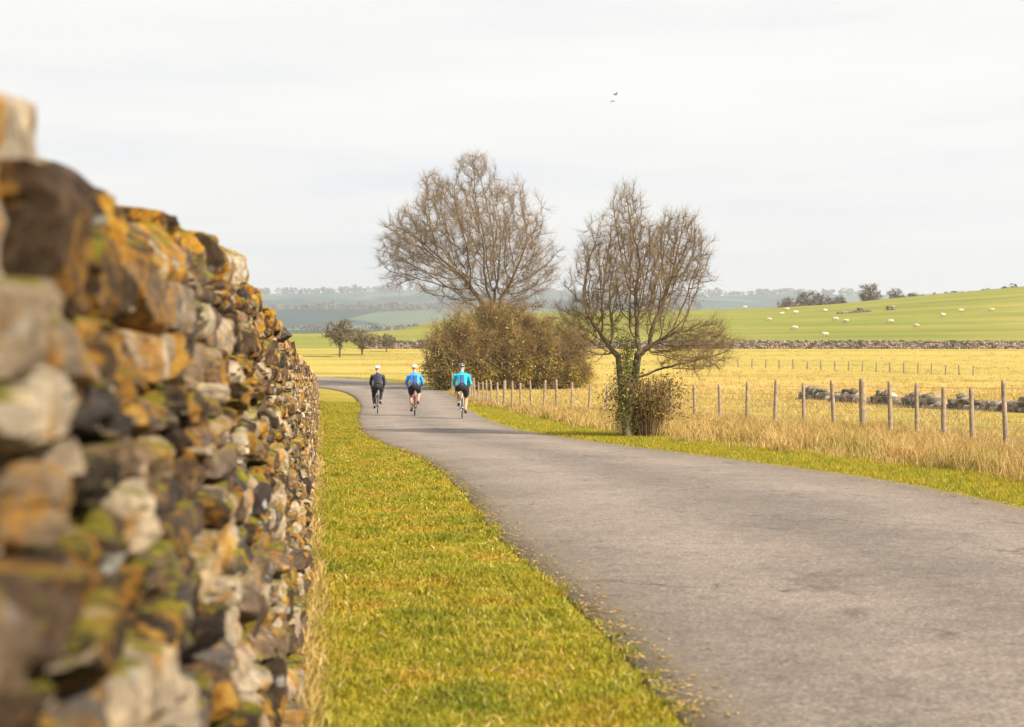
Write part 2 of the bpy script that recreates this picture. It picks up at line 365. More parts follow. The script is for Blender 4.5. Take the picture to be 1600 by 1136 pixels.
# repair patches, fine cracks, mud near the edges
vp = N.new('ShaderNodeTexVoronoi'); vp.feature = 'DISTANCE_TO_EDGE'; vp.inputs['Scale'].default_value = 0.55
nw = noise_n(N, L, 1.7, 4, 0.6, P); wv = N.new('ShaderNodeVectorMath'); wv.operation = 'ADD'; L.new(P, wv.inputs[0]); L.new(nw.outputs['Color'], wv.inputs[1]); L.new(wv.outputs[0], vp.inputs['Vector'])
ck = ramp(N, L, vp.outputs['Distance'], [(0.0, (0.35, 0.33, 0.31)), (0.010, (1, 1, 1))]).outputs[0]
nk_ = noise_n(N, L, 0.35, 3, 0.5, P); ckm = ramp(N, L, nk_.outputs['Fac'], [(0.48, (0, 0, 0)), (0.58, (1, 1, 1))]).outputs[0]
c = mixc(N, L, ckm, c, mixc(N, L, 1.0, c, ck, 'MULTIPLY'))
npp = noise_n(N, L, 0.9, 8, 0.66, P, 0.4); c = mixc(N, L, 1.0, c, ramp(N, L, npp.outputs['Fac'], [(0.30, (0.55, 0.54, 0.53)), (0.38, (1, 1, 1))]).outputs[0], 'MULTIPLY')
ed = ramp(N, L, ac.outputs['Fac'], [(0.0, (1, 1, 1)), (0.10, (0, 0, 0)), (0.90, (0, 0, 0)), (1.0, (1, 1, 1))]).outputs[0]
mudm = mixc(N, L, 1.0, ed, ramp(N, L, n5_.outputs['Fac'], [(0.42, (0, 0, 0)), (0.62, (1, 1, 1))]).outputs[0], 'MULTIPLY')
c = mixc(N, L, mudm, c, (0.17, 0.13, 0.07))
L.new(c, b.inputs['Base Color']); bump(N, L, b, n2_.outputs['Fac'], 0.7, 0.016)
K = 25; vv = []; acr = []
rngj = np.random.default_rng(5)
def wob(i, s): return 0.05 * noise.noise(Vector((i * 0.11, s, 0))) + 0.035 * noise.noise(Vector((i * 0.7, s, 3)))
for i in range(700):
    a = leS[i].copy(); c2 = reS[i].copy(); a[0] += wob(i, 1.0); c2[0] += wob(i, 9.0)
    for k in range(K):
        t = (0, 0.004, 0.996, 1)[[0, 1, K - 2, K - 1].index(k)] if k in (0, 1, K - 2, K - 1) else (k - 1) / (K - 3); p = a * (1 - t) + c2 * t
        vv.append((p[0], p[1], float(hgt(p[0], p[1])) + ((0.004 + (0.0 if p[1] < 66 else 0.03) + 0.03 * math.sin(math.pi * t)) if 0 < k < K - 1 else -0.03))); acr.append(t)
ii = np.arange(700 * K).reshape(700, K)
q = np.stack([ii[:-1, :-1], ii[:-1, 1:], ii[1:, 1:], ii[1:, :-1]], -1).reshape(-1, 4)
road = np_mesh('road', vv, q, m, smooth=True); tag(road, kind='structure')
aa = road.data.attributes.new('across', 'FLOAT', 'POINT'); aa.data.foreach_set('value', np.array(acr, dtype=np.float32))

# ------------------------------------------------------------------ grass
def blades(name, pos, h, w, lean, mat, label=None, seg=2, parent=None):
    n = len(pos); az = RNG.uniform(0, 2 * math.pi, n); la = RNG.uniform(0, 2 * math.pi, n)
    dx = np.stack([np.cos(az), np.sin(az), np.zeros(n)], 1) * (w / 2)[:, None]
    ld = np.stack([np.cos(la), np.sin(la), np.zeros(n)], 1) * (lean * h)[:, None]
    up = np.zeros((n, 3)); up[:, 2] = h
    if seg == 1:
        V = np.stack([pos - dx, pos + dx, pos + up + ld], 1).reshape(-1, 3)
        I = np.arange(n)[:, None] * 3; Fc = [I + np.array([[0, 1, 2]])]
    else:
        mid = pos + up * 0.55 + ld * 0.3
        V = np.stack([pos - dx, pos + dx, mid + dx * 0.75, mid - dx * 0.75, pos + up * (1 - 0.3 * lean[:, None]) + ld], 1).reshape(-1, 3)
        I = np.arange(n)[:, None] * 5; Fc = [I + np.array([[0, 1, 2, 3]]), I + np.array([[3, 2, 4]])]
    o = np_mesh(name, V, Fc, mat)
    return tag(o, label, 'grass', kind='stuff')
def scatter(n, y0, y1, xl, xr, powr=1.0):
    """denser towards y0"""
    u = RNG.uniform(0, 1, n); Y = y0 * (y1 / y0) ** (u ** powr)
    t = RNG.uniform(0, 1, n); a, b2 = xl(Y), xr(Y); X = a + (b2 - a) * t
    return X, Y, t
# left verge between wall and road
X, Y, t = scatter(230000, 3.2, 75, lambda y: wallX(y) - 0.02, lambda y: edgeL(y) + 0.03)
pat = np.array([noise.noise(Vector((x * 1.3, y * 0.9, 0))) for x, y in zip(X[::1], Y[::1])])
hh = RNG.uniform(0.018, 0.045, len(X)) * (1 + 0.5 * pat) * (1 + 0.012 * Y)
hh *= np.where(X - wallX(Y) < 0.16, 2.2, 1.0)
edge = np.clip((edgeL(Y) - X) / 0.12, 0.15, 1); keep = (RNG.uniform(0, 1, len(X)) < edge) | (Y > 30)
pos = np.stack([X, Y, hgt(X, Y) - 0.005], 1)[keep]
pn = np.array([noise.noise(Vector((x * 2.1 + 9, y * 1.3, 2))) for x, y in zip(X, Y)])[keep]
hh[keep] = hh[keep] * np.clip(0.75 + 1.3 * pn, 0.35, 2.2); thin_ = RNG.uniform(0, 1, len(pn)) < np.clip(1.25 + 1.6 * pn, 0.35, 1)
kk = np.where(keep)[0][thin_]; keep = np.zeros(len(X), bool); keep[kk] = True; pos = pos[thin_]
blades('verge_grass', pos, hh[keep], (0.0035 + 0.00035 * Y)[keep], RNG.uniform(0.2, 1.3, keep.sum()), M_GRASS, 'short yellow green grass between the stone wall and the lane')
# longer tufts and rosettes in the left verge
nt = 700; TY = 3.6 * (60 / 3.6) ** RNG.uniform(0, 1, nt); TX = wallX(TY) + (edgeL(TY) + 0.05 - wallX(TY)) * RNG.beta(0.8, 0.7, nt)
X = (TX[:, None] + RNG.normal(0, 0.025, (nt, 34)) * (1 + .02 * TY[:, None])).ravel(); Y = (TY[:, None] + RNG.normal(0, 0.025, (nt, 34)) * (1 + .02 * TY[:, None])).ravel()
blades('grass_tufts', np.stack([X, Y, hgt(X, Y) - .005], 1), (RNG.uniform(0.03, 0.085, nt)[:, None] * RNG.uniform(0.5, 1.1, (nt, 34))).ravel(), 0.0035 + 0.0003 * Y, RNG.uniform(0.3, 1.4, nt * 34), M_GRASS, 'longer grass tufts in the left verge')
n = 2200; Y = 3.8 * (40 / 3.8) ** RNG.uniform(0, 1, n); X = wallX(Y) + (edgeL(Y) + .04 - wallX(Y)) * RNG.uniform(0, 1, n)
blades('dead_stalks', np.stack([X, Y, hgt(X, Y)], 1), RNG.uniform(0.012, 0.05, n), 0.006 + 0.0004 * Y, RNG.uniform(1.0, 2.6, n), M_DRY, 'dead leaves and stalks lying in the left verge')
# right verge: short grass next to the lane
X, Y, t = scatter(150000, 9, 130, lambda y: edgeR(y) - 0.03, lambda y: edgeR(y) + 2.2)
edge = np.clip((X - edgeR(Y)) / 0.15, 0.15, 1); keep = (RNG.uniform(0, 1, len(X)) < edge)
hh = RNG.uniform(0.02, 0.06, len(X)) * (1 + 0.006 * Y)
pos = np.stack([X, Y, hgt(X, Y) - 0.005], 1)[keep]
blades('roadside_grass', pos, hh[keep], (0.0035 + 0.0003 * Y)[keep], RNG.uniform(0.2, 1.2, keep.sum()), M_GRASS, 'short yellow grass along the far edge of the lane', seg=1)

FENCE = [(8.6, 9), (8.5, 16), (8.42, 25), (8.5, 30), (8.2, 34), (7.3, 38), (5.9, 43), (3.9, 49), (1.6, 56), (-0.6, 65), (-2.6, 80), (-4.2, 98)]
feS = resample(FENCE, 400)
def fenceX(Y): return np.interp(Y, feS[:, 1], feS[:, 0])
# dry tussocks along the fence
nt = 2600; tx = []; 
U = RNG.uniform(0, 1, nt); TY = 12 * (95 / 12) ** U; lo = edgeR(TY) + 0.7 + 0.05 * np.minimum(TY, 20); hi = fenceX(TY) + 0.9
lo = np.minimum(lo, hi - 1.1)
TX = lo + (hi - lo) * RNG.uniform(0, 1, nt) ** 0.7
nb_ = 85
cxr = RNG.normal(0, 1, (nt, nb_, 2)) * (RNG.uniform(0.05, 0.17, nt)[:, None, None])
X = (TX[:, None] + cxr[..., 0]).ravel(); Y = (TY[:, None] + cxr[..., 1]).ravel()
hts = (RNG.uniform(0.12, 0.46, nt)[:, None] * RNG.uniform(0.4, 1.1, (nt, nb_))).ravel()
pos = np.stack([X, Y, hgt(X, Y) - 0.01], 1)
blades('dry_tussocks', pos, hts, 0.003 + 0.00022 * Y, RNG.uniform(0.1, 1.1, len(X)), M_DRY, 'pale dry grass tussocks along the foot of the wire fence')
# rough pasture behind the fence
n = 90000; u = RNG.uniform(0, 1, n); Y = 22 * (150 / 22) ** u; X = fenceX(Y) + 0.5 + RNG.uniform(0, 1, n) ** 1.3 * (0.45 * Y + 4)
pt = np.array([noise.noise(Vector((x * 0.45, y * 0.3, 5))) for x, y in zip(X, Y)])
keep = pt > RNG.uniform(-0.5, 0.3, n)
pos = np.stack([X, Y, hgt(X, Y) - 0.01], 1)[keep]
blades('pasture_grass', pos, (RNG.uniform(0.05, 0.16, n) * (1 + pt))[keep], (0.005 + 0.00035 * Y)[keep], RNG.uniform(0.2, 1.2, keep.sum()), M_DRY, 'rough tufty pasture behind the wire fence', seg=1)
# tussocks out in the golden pasture
nt = 2600; TY = 66 * (198 / 66) ** RNG.uniform(0, 1, nt); TX = np.maximum(px(560, TY), edgeR(TY) + 4) + RNG.uniform(0, 1, nt) * (px(1680, TY) - np.maximum(px(560, TY), edgeR(TY) + 4))
kf = (TX > fenceX(TY) + 1) | (TY > 125); TX, TY = TX[kf], TY[kf]; nt = len(TX)
X = (TX[:, None] + RNG.normal(0, 0.28, (nt, 22))).ravel(); Y = (TY[:, None] + RNG.normal(0, 0.2, (nt, 22))).ravel()
blades('field_tussocks', np.stack([X, Y, hgt(X, Y) - .02], 1), (RNG.uniform(0.10, 0.30, nt)[:, None] * RNG.uniform(0.5, 1.1, (nt, 22))).ravel(), np.full(len(X), 0.035), RNG.uniform(0.2, 1.0, len(X)), M_DRY, 'scattered dry tussocks in the golden pasture', seg=1)
# weeds at the wall foot
n = 9000; Y = 3.5 * (60 / 3.5) ** RNG.uniform(0, 1, n); X = wallX(Y) + np.abs(RNG.normal(0, 0.05, n)) - 0.02
blades('wall_foot_grass', np.stack([X, Y, np.zeros(n) - .01], 1), RNG.uniform(0.05, 0.16, n), 0.004 + 0.0003 * Y, RNG.uniform(0.2, 1.0, n), M_DRY, 'straggly dry grass at the foot of the drystone wall')
# straw and dead leaf litter on the lane edge
n = 2600; Y = 5 * (45 / 5) ** RNG.uniform(0, 1, n); sdx = RNG.uniform(0, 1, n) < 0.6
X = np.where(sdx, edgeL(Y) + np.abs(RNG.normal(0, 0.12, n)), edgeR(Y) - np.abs(RNG.normal(0, 0.18, n)))
a = RNG.uniform(0, 6.28, n); l = RNG.uniform(0.006, 0.022, n) * (1 + 0.03 * Y); w = l * RNG.uniform(0.1, 0.4, n); z = np.full(n, 0.012)
V = np.stack([np.stack([X + l * np.cos(a), Y + l * np.sin(a), z], 1), np.stack([X - w * np.sin(a), Y + w * np.cos(a), z + .006], 1),
              np.stack([X - l * np.cos(a), Y - l * np.sin(a), z], 1), np.stack([X + w * np.sin(a), Y - w * np.cos(a), z + .004], 1)], 1).reshape(-1, 3)
o = np_mesh('leaf_litter', V, np.arange(n * 4).reshape(-1, 4), M_DRY); tag(o, 'dry straw and leaf litter on the lane edges', 'litter', kind='stuff')

# ------------------------------------------------------------------ drystone wall on the left
def unit_stone(n):
    vid = {}; V = []; Fc = []
    def vi(p):
        k = tuple(np.round(p, 5))
        if k not in vid: vid[k] = len(V); V.append(p)
        return vid[k]
    for ax in range(3):
        for s in (-1, 1):
            for i in range(n):
                for j in range(n):
                    q = []
                    for a, b_ in ((i, j), (i + 1, j), (i + 1, j + 1), (i, j + 1)):
                        p = [0, 0, 0]; p[ax] = s; p[(ax + 1) % 3] = -1 + 2 * a / n; p[(ax + 2) % 3] = -1 + 2 * b_ / n; q.append(vi(p))
                    Fc.append(q if s > 0 else q[::-1])
    V = np.array(V, float)
    V = V / (np.sum(np.abs(V) ** 8.0, 1) ** (1 / 8.0))[:, None]
    return V, np.array(Fc)
US = {n: unit_stone(n) for n in (2, 3, 5, 9, 14)}
def stone(cen, dims, n, rot, amp=0.22, seed=0.0):
    V, Fc = US[n]; P = V.copy()
    o = Vector((seed * 13.7, seed * 7.1, seed * 3.3))
    D = np.empty((len(P), 3))
    for i, p in enumerate(P):
        q = Vector(p) * 0.9 + o; v = noise.noise_vector(q)
        D[i] = (v.x, v.y, v.z)
        if n >= 5:
            v2 = noise.noise_vector(Vector(p) * 2.8 + o); D[i] += 0.38 * np.array((v2.x, v2.y, v2.z))
    P = P + amp * D * 1.1
    if n >= 3:                                   # broken faces
        for _ in range(13):
            a = np.array([random.gauss(0, 1) for _ in range(3)]); a /= np.linalg.norm(a); sup = (P @ a).max()
            d = sup * random.uniform(0.70, 0.95); ex = P @ a - d; P = P - np.maximum(ex, 0)[:, None] * a * 0.97
        if n >= 9:
            for i, p in enumerate(V):
                v = noise.noise_vector(Vector(p) * 5.0 + o); v2 = noise.noise_vector(Vector(p) * 13.0 + o); P[i] += 0.045 * np.array((v.x, v.y, v.z)) + 0.02 * np.array((v2.x, v2.y, v2.z))
    P = P * (np.array(dims) / 2); P = P @ np.array(rot.to_3x3()).T
    return P + np.array(cen), Fc
TOPK = [(0, 1.22), (1.0, 1.32), (1.505, 1.50), (2.02, 1.64), (2.087, 1.518), (2.406, 1.554), (2.884, 1.531), (4.197, 1.663), (6.402, 1.811), (6.9, 1.8), (8.0, 1.71), (11, 1.72), (14, 1.7), (20, 1.64), (40, 1.6), (105, 1.6), (300, 1.6)]
tk = np.array(TOPK)
def wtop(s): return float(np.interp(s, tk[:, 0], tk[:, 1]))
def face_off(z): return -0.04 - 0.29 * (z / 1.55)       # offset from the base line, towards the road positive
def wpt(s, off, z): p = WD * s + WN * off; return (p.x - 0.03, p.y, z)
SEND = 108.0
wall = empty('drystone_wall', wpt(0.5, -0.4, 0))
tag(wall, 'long lichened drystone wall running along the left verge, blurred close to the camera', 'wall')
yaw = math.atan2(WD.y, WD.x)
def wrot(j=0.06):
    return Matrix.Rotation(yaw + random.gauss(0, j), 4, 'Z') @ Matrix.Rotation(random.gauss(0, j), 4, 'Y') @ Matrix.Rotation(random.gauss(0, j), 4, 'X')
accV = []; accF = {4: []}; off0 = 0
def put(P, Fc):
    global off0
    accV.append(P); accF[4].append(Fc + off0); off0 += len(P)
z = 0.0; course = 0
hts_ = []
while z < 1.72:
    h = random.uniform(0.07, 0.155) * (1.25 if z < 0.3 else 1.0); hts_.append((z, h)); z += h
for z0, h in hts_:
    s = 0.25 + random.uniform(0, 0.2)
    while s < SEND:
        l = random.uniform(0.15, 0.50) * (1.0 if s < 30 else 1.6)
        top = wtop(s) - 0.16
        if z0 + 0.4 * h < top:
            n = 14 if s < 3.2 else 9 if s < 8 else (5 if s < 16 else (3 if s < 30 else 2))
            dep = random.uniform(0.22, 0.34); pro = random.gauss(0.0, 0.018)
            zz = z0 + h / 2 + random.gauss(0, 0.008) + 0.02 * noise.noise(Vector((s * .5, z0 * 3, 0)))
            hh_ = h * random.uniform(0.92, 1.12)
            c_ = wpt(s + l / 2, face_off(zz) - dep / 2 + pro, zz)
            put(*stone(c_, (l * 1.04, dep, hh_ * 1.02), n, wrot(0.05), 0.17, random.random() * 90))
            if s < 9 and random.random() < 0.30:        # small pinning stones in the joints
                c_ = wpt(s + l, face_off(zz) - 0.05, z0 + h * random.uniform(0.1, 0.9)); q_ = random.uniform(0.03, 0.07)
                put(*stone(c_, (q_ * 1.5, 0.1, q_), 3, wrot(0.3), 0.2, random.random() * 90))
        s += l + random.uniform(0.004, 0.02)
# back face, coarser
for z0 in np.arange(0, 1.4, 0.2):
    s = 0.3
    while s < SEND:
        l = random.uniform(0.3, 0.6) if s < 30 else 1.2
        if z0 + .1 < wtop(s) - 0.16:
            put(*stone(wpt(s + l / 2, -0.95 + 0.12 * z0, z0 + .1), (l, .3, .21), 2, wrot(0.04), 0.15, random.random() * 90))
        s += l
P = np.concatenate(accV); P[:, 0] -= wall.location.x; P[:, 1] -= wall.location.y
np_mesh('stonework', P, np.concatenate(accF[4]), M_STONE, wall, smooth=True).data.set_sharp_from_angle(angle=R(32))
# hearting inside the wall, a dark slab added to block light between stones
mb = MB(); ss = np.linspace(0.3, SEND, 120)
for i, s in enumerate(ss):
    t_ = wtop(s) - 0.17
    for off, zz in ((-0.19, 0), (-0.85, 0), (-0.68, t_), (-0.46, t_)): 
        p = wpt(s, off, zz); mb.v.append((p[0] - wall.location.x, p[1] - wall.location.y, p[2]))
for i in range(len(ss) - 1):
    for k in range(4):
        a = i * 4 + k; b_ = i * 4 + (k + 1) % 4; mb.f.append((a, b_, b_ + 4, a + 4))
mb.f.append((0, 3, 2, 1)); m4 = (len(ss) - 1) * 4; mb.f.append((m4, m4 + 1, m4 + 2, m4 + 3))
mb.build('hearting', M_CORE, wall, False)
# cope stones on top
random.seed(19)
s = 0.35; cnt = 0; accV = []; accF[4] = []; off0 = 0
while s < SEND:
    l = random.uniform(0.16, 0.34) if s < 30 else random.uniform(0.3, 0.7)
    big = 1.15 < s < 1.95
    if big: l = 2.06 - s                             # one long slab, dipping towards the camera
    hh_ = random.uniform(0.16, 0.25); t_ = wtop(s + l / 2) + random.gauss(0, 0.025 if s > 2.2 else 0.006)
    wd = random.uniform(0.40, 0.50); n = 14 if s < 4 else 9 if s < 9 else (5 if s < 16 else 2); hh_ += 0.05 if s < 2.1 else 0
    c_ = wpt(s + l / 2, -0.56 + random.gauss(0, 0.025), t_ - hh_ / 2)
    r_ = wrot(0.09)
    if s < 1.15: t_ -= 0.13
    if big: r_ = Matrix.Rotation(yaw, 4, 'Z') @ Matrix.Rotation(-0.19, 4, 'Y'); t_ = 1.585; hh_ = 0.30; wd = 0.58
    if cnt < 98:
        Vv, Fc = stone((0, 0, 0), (l * 1.05, wd, hh_), n, r_, 0.13 if big else 0.24, random.random() * 90)
        o = np_mesh('cope_stone', Vv, Fc, M_COPE, wall, smooth=True); o.data.set_sharp_from_angle(angle=R(32))
        side = Vv @ np.array(WN); tr_ = Vv[side > side.max() * 0.6][:, 2].max()      # the road side shoulder sets the height
        if s < 3.5: c_ = wpt(s + l / 2, -0.33 - side.max(), 0)
        if s < 9: c_ = (c_[0], c_[1], t_ - tr_ - 0.01)
        o.location = (c_[0] - wall.location.x, c_[1] - wall.location.y, c_[2]); cnt += 1
    else:
        put(*stone(c_, (l * 1.05, wd, hh_), n, r_, 0.24, random.random() * 90))
    # second smaller stone packed beside
    s += l * 0.95
P = np.concatenate(accV); P[:, 0] -= wall.location.x; P[:, 1] -= wall.location.y
o = np_mesh('cope_stones_beyond', P, np.concatenate(accF[4]), M_STONE, wall, smooth=True); o.name = 'coping'; o['kind'] = 'stuff'

# ------------------------------------------------------------------ other field walls
def rubble_wall(name, pts, height, thick, label, step, cat='wall', rows=3, mat=M_FARSTONE, jit=0.12):
    p = resample(pts, 400); d = np.concatenate([[0], np.cumsum(np.hypot(*np.diff(p, axis=0).T))])
    root = (float(p[0][0]), float(p[0][1]), float(hgt(p[0][0], p[0][1])))
    V = []; Fs = []; o0 = 0; hrow = height / rows
    for r_ in range(rows):
        s = random.uniform(0, step)
        while s < d[-1]:
            l = step * random.uniform(0.7, 1.4)
            x = np.interp(s, d, p[:, 0]); y = np.interp(s, d, p[:, 1]); x2 = np.interp(s + .5, d, p[:, 0]); y2 = np.interp(s + .5, d, p[:, 1])
            a = math.atan2(y2 - y, x2 - x) if s + .5 < d[-1] else a
            hh_ = hrow * random.uniform(0.9, 1.2) * (random.choice((0.5, 1, 1, 1.15)) if r_ == rows - 1 else 1)
            sag = noise.noise(Vector((s * 0.35, height * 7, 1.0))) + 0.5 * noise.noise(Vector((s * 1.1, height * 7, 4.0)))
            if r_ >= rows - 2 and sag > (0.25 if r_ == rows - 2 else -0.02) and height < 1.0: s += l; continue
            rot = Matrix.Rotation(a + random.gauss(0, jit), 4, 'Z') @ Matrix.Rotation(random.gauss(0, jit), 4, 'Y')
            zz = float(hgt(x, y)) + hrow * r_ + hh_ / 2 - 0.03
            Pp, Fc = stone((x - root[0], y - root[1], zz - root[2]), (l * 1.15, thick * (1 - 0.12 * r_), hh_ * 1.1), 2, rot, 0.3, random.random() * 90)
            V.append(Pp); Fs.append(Fc + o0); o0 += len(Pp); s += l
    o = np_mesh(name, np.concatenate(V), np.concatenate(Fs), mat, smooth=False); o.location = root
    return tag(o, label, cat)
def ppt(x, Y): return (px(x, Y), Y)
rubble_wall('field_wall', [ppt(560, 200), ppt(900, 200), ppt(1300, 200), ppt(1750, 199)], 1.2, 0.6, 'long grey stone field wall between the golden pasture and the green hillside', 0.36, rows=6)
rubble_wall('tumbled_wall', [ppt(1255, 82), ppt(1400, 70), ppt(1530, 60), ppt(1760, 50)], 0.66, 0.8, 'low tumbled grey stone wall in the pasture just behind the wire fence', 0.30, rows=3, jit=0.55, mat=stone_mat('pale_rubble', [(0, (0.10, 0.085, 0.075)), (0.5, (0.28, 0.245, 0.215)), (1, (0.52, 0.46, 0.40))], lichen=0.4, moss=0.5, scale=0.6))

# ------------------------------------------------------------------ fences
M_POST = bark('fence_post_wood', (0.17, 0.125, 0.085), (0.40, 0.31, 0.22), 9)
M_WIRE, N, L, b = newmat('galvanised_wire', 0.45, 0.5); b.inputs['Base Color'].default_value = (0.40, 0.39, 0.37, 1); b.inputs['Metallic'].default_value = 0.7
def walk(S, step, s0=0.0):
    d = np.concatenate([[0], np.cumsum(np.hypot(*np.diff(S, axis=0).T))]); s = s0; out = []
    while s < d[-1]:
        out.append((float(np.interp(s, d, S[:, 0])), float(np.interp(s, d, S[:, 1])))); s += step
    return out
def post_mesh(mb, c, r, h, k=9):
    lx, ly = random.gauss(0, 0.04), random.gauss(0, 0.035); pts = []; rr = []
    for t in (-0.2, 0.0, 0.3, 0.6, 0.93, 1.0):
        pts.append((c[0] + lx * t * h, c[1] + ly * t * h, c[2] + t * h)); rr.append(r * (1.06 - 0.1 * max(t, 0)) * (0.78 if t == 1.0 else 1) * random.uniform(0.97, 1.03))
    mb.tube(pts, rr, k); return pts[-1]
fence = empty('wire_fence', (8.5, 16, 0)); tag(fence, 'post and wire stock fence with round wooden posts following the right side of the lane', 'fence')
fo = fence.location
P_ = walk(feS, 1.8, 0.9); tops = []
for i, (x, y) in enumerate(P_):
    if y < 12: continue
    mb = MB(); g0 = float(hgt(x, y)); h = 1.2 * random.uniform(0.90, 1.08); strain = (i % 9 == 4)
    post_mesh(mb, (x - fo.x, y - fo.y, g0), (0.07 if strain else 0.046) * random.uniform(0.9, 1.15), h * (1.06 if strain else 1))
    mb.build('post', M_POST, fence); tops.append((x - fo.x, y - fo.y, g0))
for hz in (0.14, 0.27, 0.40, 0.54, 0.70, 0.88, 1.10):
    mb = MB(); pts = []
    for a, b_ in zip(tops[:-1], tops[1:]):
        for t in (0, 0.33, 0.66):
            pts.append((a[0] + (b_[0] - a[0]) * t - 0.055, a[1] + (b_[1] - a[1]) * t, a[2] + (b_[2] - a[2]) * t + hz - 0.012 * math.sin(math.pi * t)))
    mb.tube(pts, 0.003 if hz < 0.85 else 0.004, 4); mb.build('wire', M_WIRE, fence)
mb = MB()
for a, b_ in zip(tops[:-1], tops[1:]):              # upright wires of the stock netting
    if a[1] + fo.y > 48: break
    for q in range(16):
        t = q / 16; x = a[0] + (b_[0] - a[0]) * t - 0.055; y = a[1] + (b_[1] - a[1]) * t
        mb.tube([(x, y, 0.13), (x, y, 0.70)], 0.0014, 3, False)
o = mb.build('netting', M_WIRE, fence)
ff = empty('pasture_fence', (px(1132, 168), 168, float(hgt(px(1132, 168), 168)))); tag(ff, 'distant line of short wooden posts crossing the golden pasture', 'fence')
fp = []
for k in range(20):
    xx = 1110 + 21.6 * k; Yd = 150 - 0.9 * k; x = px(xx, Yd); g0 = float(hgt(x, Yd)); mb = MB()
    post_mesh(mb, (x - ff.location.x, Yd - 168, g0 - ff.location.z), 0.075, 0.95 + random.uniform(-.1, .1), 6); mb.build('post', M_POST, ff); fp.append((x - ff.location.x, Yd - 168, g0 - ff.location.z))
for hz in (0.45, 0.85):
    mb = MB(); mb.tube([(p[0], p[1] - .07, p[2] + hz) for p in fp], 0.006, 4); mb.build('wire', M_WIRE, ff)

# ------------------------------------------------------------------ trees
def prisms(A, B, ra, rb, k):
    A = np.asarray(A); B = np.asarray(B); n = len(A); t = B - A; ln = np.linalg.norm(t, axis=1, keepdims=True) + 1e-9; t = t / ln
    ref = np.where(np.abs(t[:, 2:3]) < 0.9, np.array([[0, 0, 1.0]]), np.array([[1.0, 0, 0]]))
    u = np.cross(t, ref); u /= np.linalg.norm(u, axis=1, keepdims=True); w = np.cross(t, u)
    an = np.arange(k) * 2 * math.pi / k
    ring = u[:, None] * np.cos(an)[None, :, None] + w[:, None] * np.sin(an)[None, :, None]
    V = np.concatenate([A[:, None] + ring * ra[:, None, None], B[:, None] + ring * rb[:, None, None]], 1).reshape(-1, 3)
    base = np.arange(n)[:, None, None] * 2 * k; j = np.arange(k); j2 = (j + 1) % k
    q = np.stack([j, j2, j2 + k, j + k], 1)[None] + base
    return V, q.reshape(-1, 4)
def colonize(starts, attr, step, di, dk, iters=120, up=0.12, jit=0.15, rng=None):
    nodes = [np.array(p, float) for p in starts[0]]; par = list(starts[1])
    att = attr.copy(); near = np.full(len(att), 1e9); ni = np.zeros(len(att), int)
    def upd(i0):
        nonlocal near, ni
        nn = np.array(nodes[i0:])
        for c0 in range(0, len(nn), 400):
            d = np.linalg.norm(att[:, None] - nn[None, c0:c0 + 400], axis=2); m_ = d.argmin(1); dm = d[np.arange(len(att)), m_]
            b2 = dm < near; near = np.where(b2, dm, near); ni = np.where(b2, m_ + i0 + c0, ni)
    upd(0); nch = {}
    for it in range(iters):
        act = near < di
        if not act.any(): break
        grow = {}
        dirs = att[act] - np.array(nodes)[ni[act]]; dirs /= np.linalg.norm(dirs, axis=1, keepdims=True) + 1e-9
        for i, d in zip(ni[act], dirs): grow.setdefault(i, []).append(d)
        i0 = len(nodes)
        for i, ds in grow.items():
            if nch.get(i, 0) >= 3: continue
            nch[i] = nch.get(i, 0) + 1
            v = np.sum(ds, 0); v /= np.linalg.norm(v) + 1e-9; v = v + rng.normal(0, jit, 3) + np.array([0, 0, up]); v /= np.linalg.norm(v)
            nodes.append(nodes[i] + v * step); par.append(i)
        if len(nodes) > 16000: break
        upd(i0)
        k = near > dk; att = att[k]; near = near[k]; ni = ni[k]
        if not len(att): break
    return np.array(nodes), np.array(par)
def envelope(n, c, r, rng, noise_amp=0.25, seed=0.0, zmin=None, hollow=0.0, top=0.0):
    noise_amp = noise_amp * 1.7
    out = []
    while len(out) < n:
        p = rng.uniform(-1, 1, 3); q = np.linalg.norm(p)
        if q > 1 or q < hollow: continue
        lim = 1 - noise_amp * (0.5 + 0.8 * noise.noise(Vector(p * 3.4 + seed)))
        if q > lim: continue
        w = np.array(c) + p * np.array(r)
        if zmin is not None and w[2] < zmin: continue
        out.append(w)
    return np.array(out)
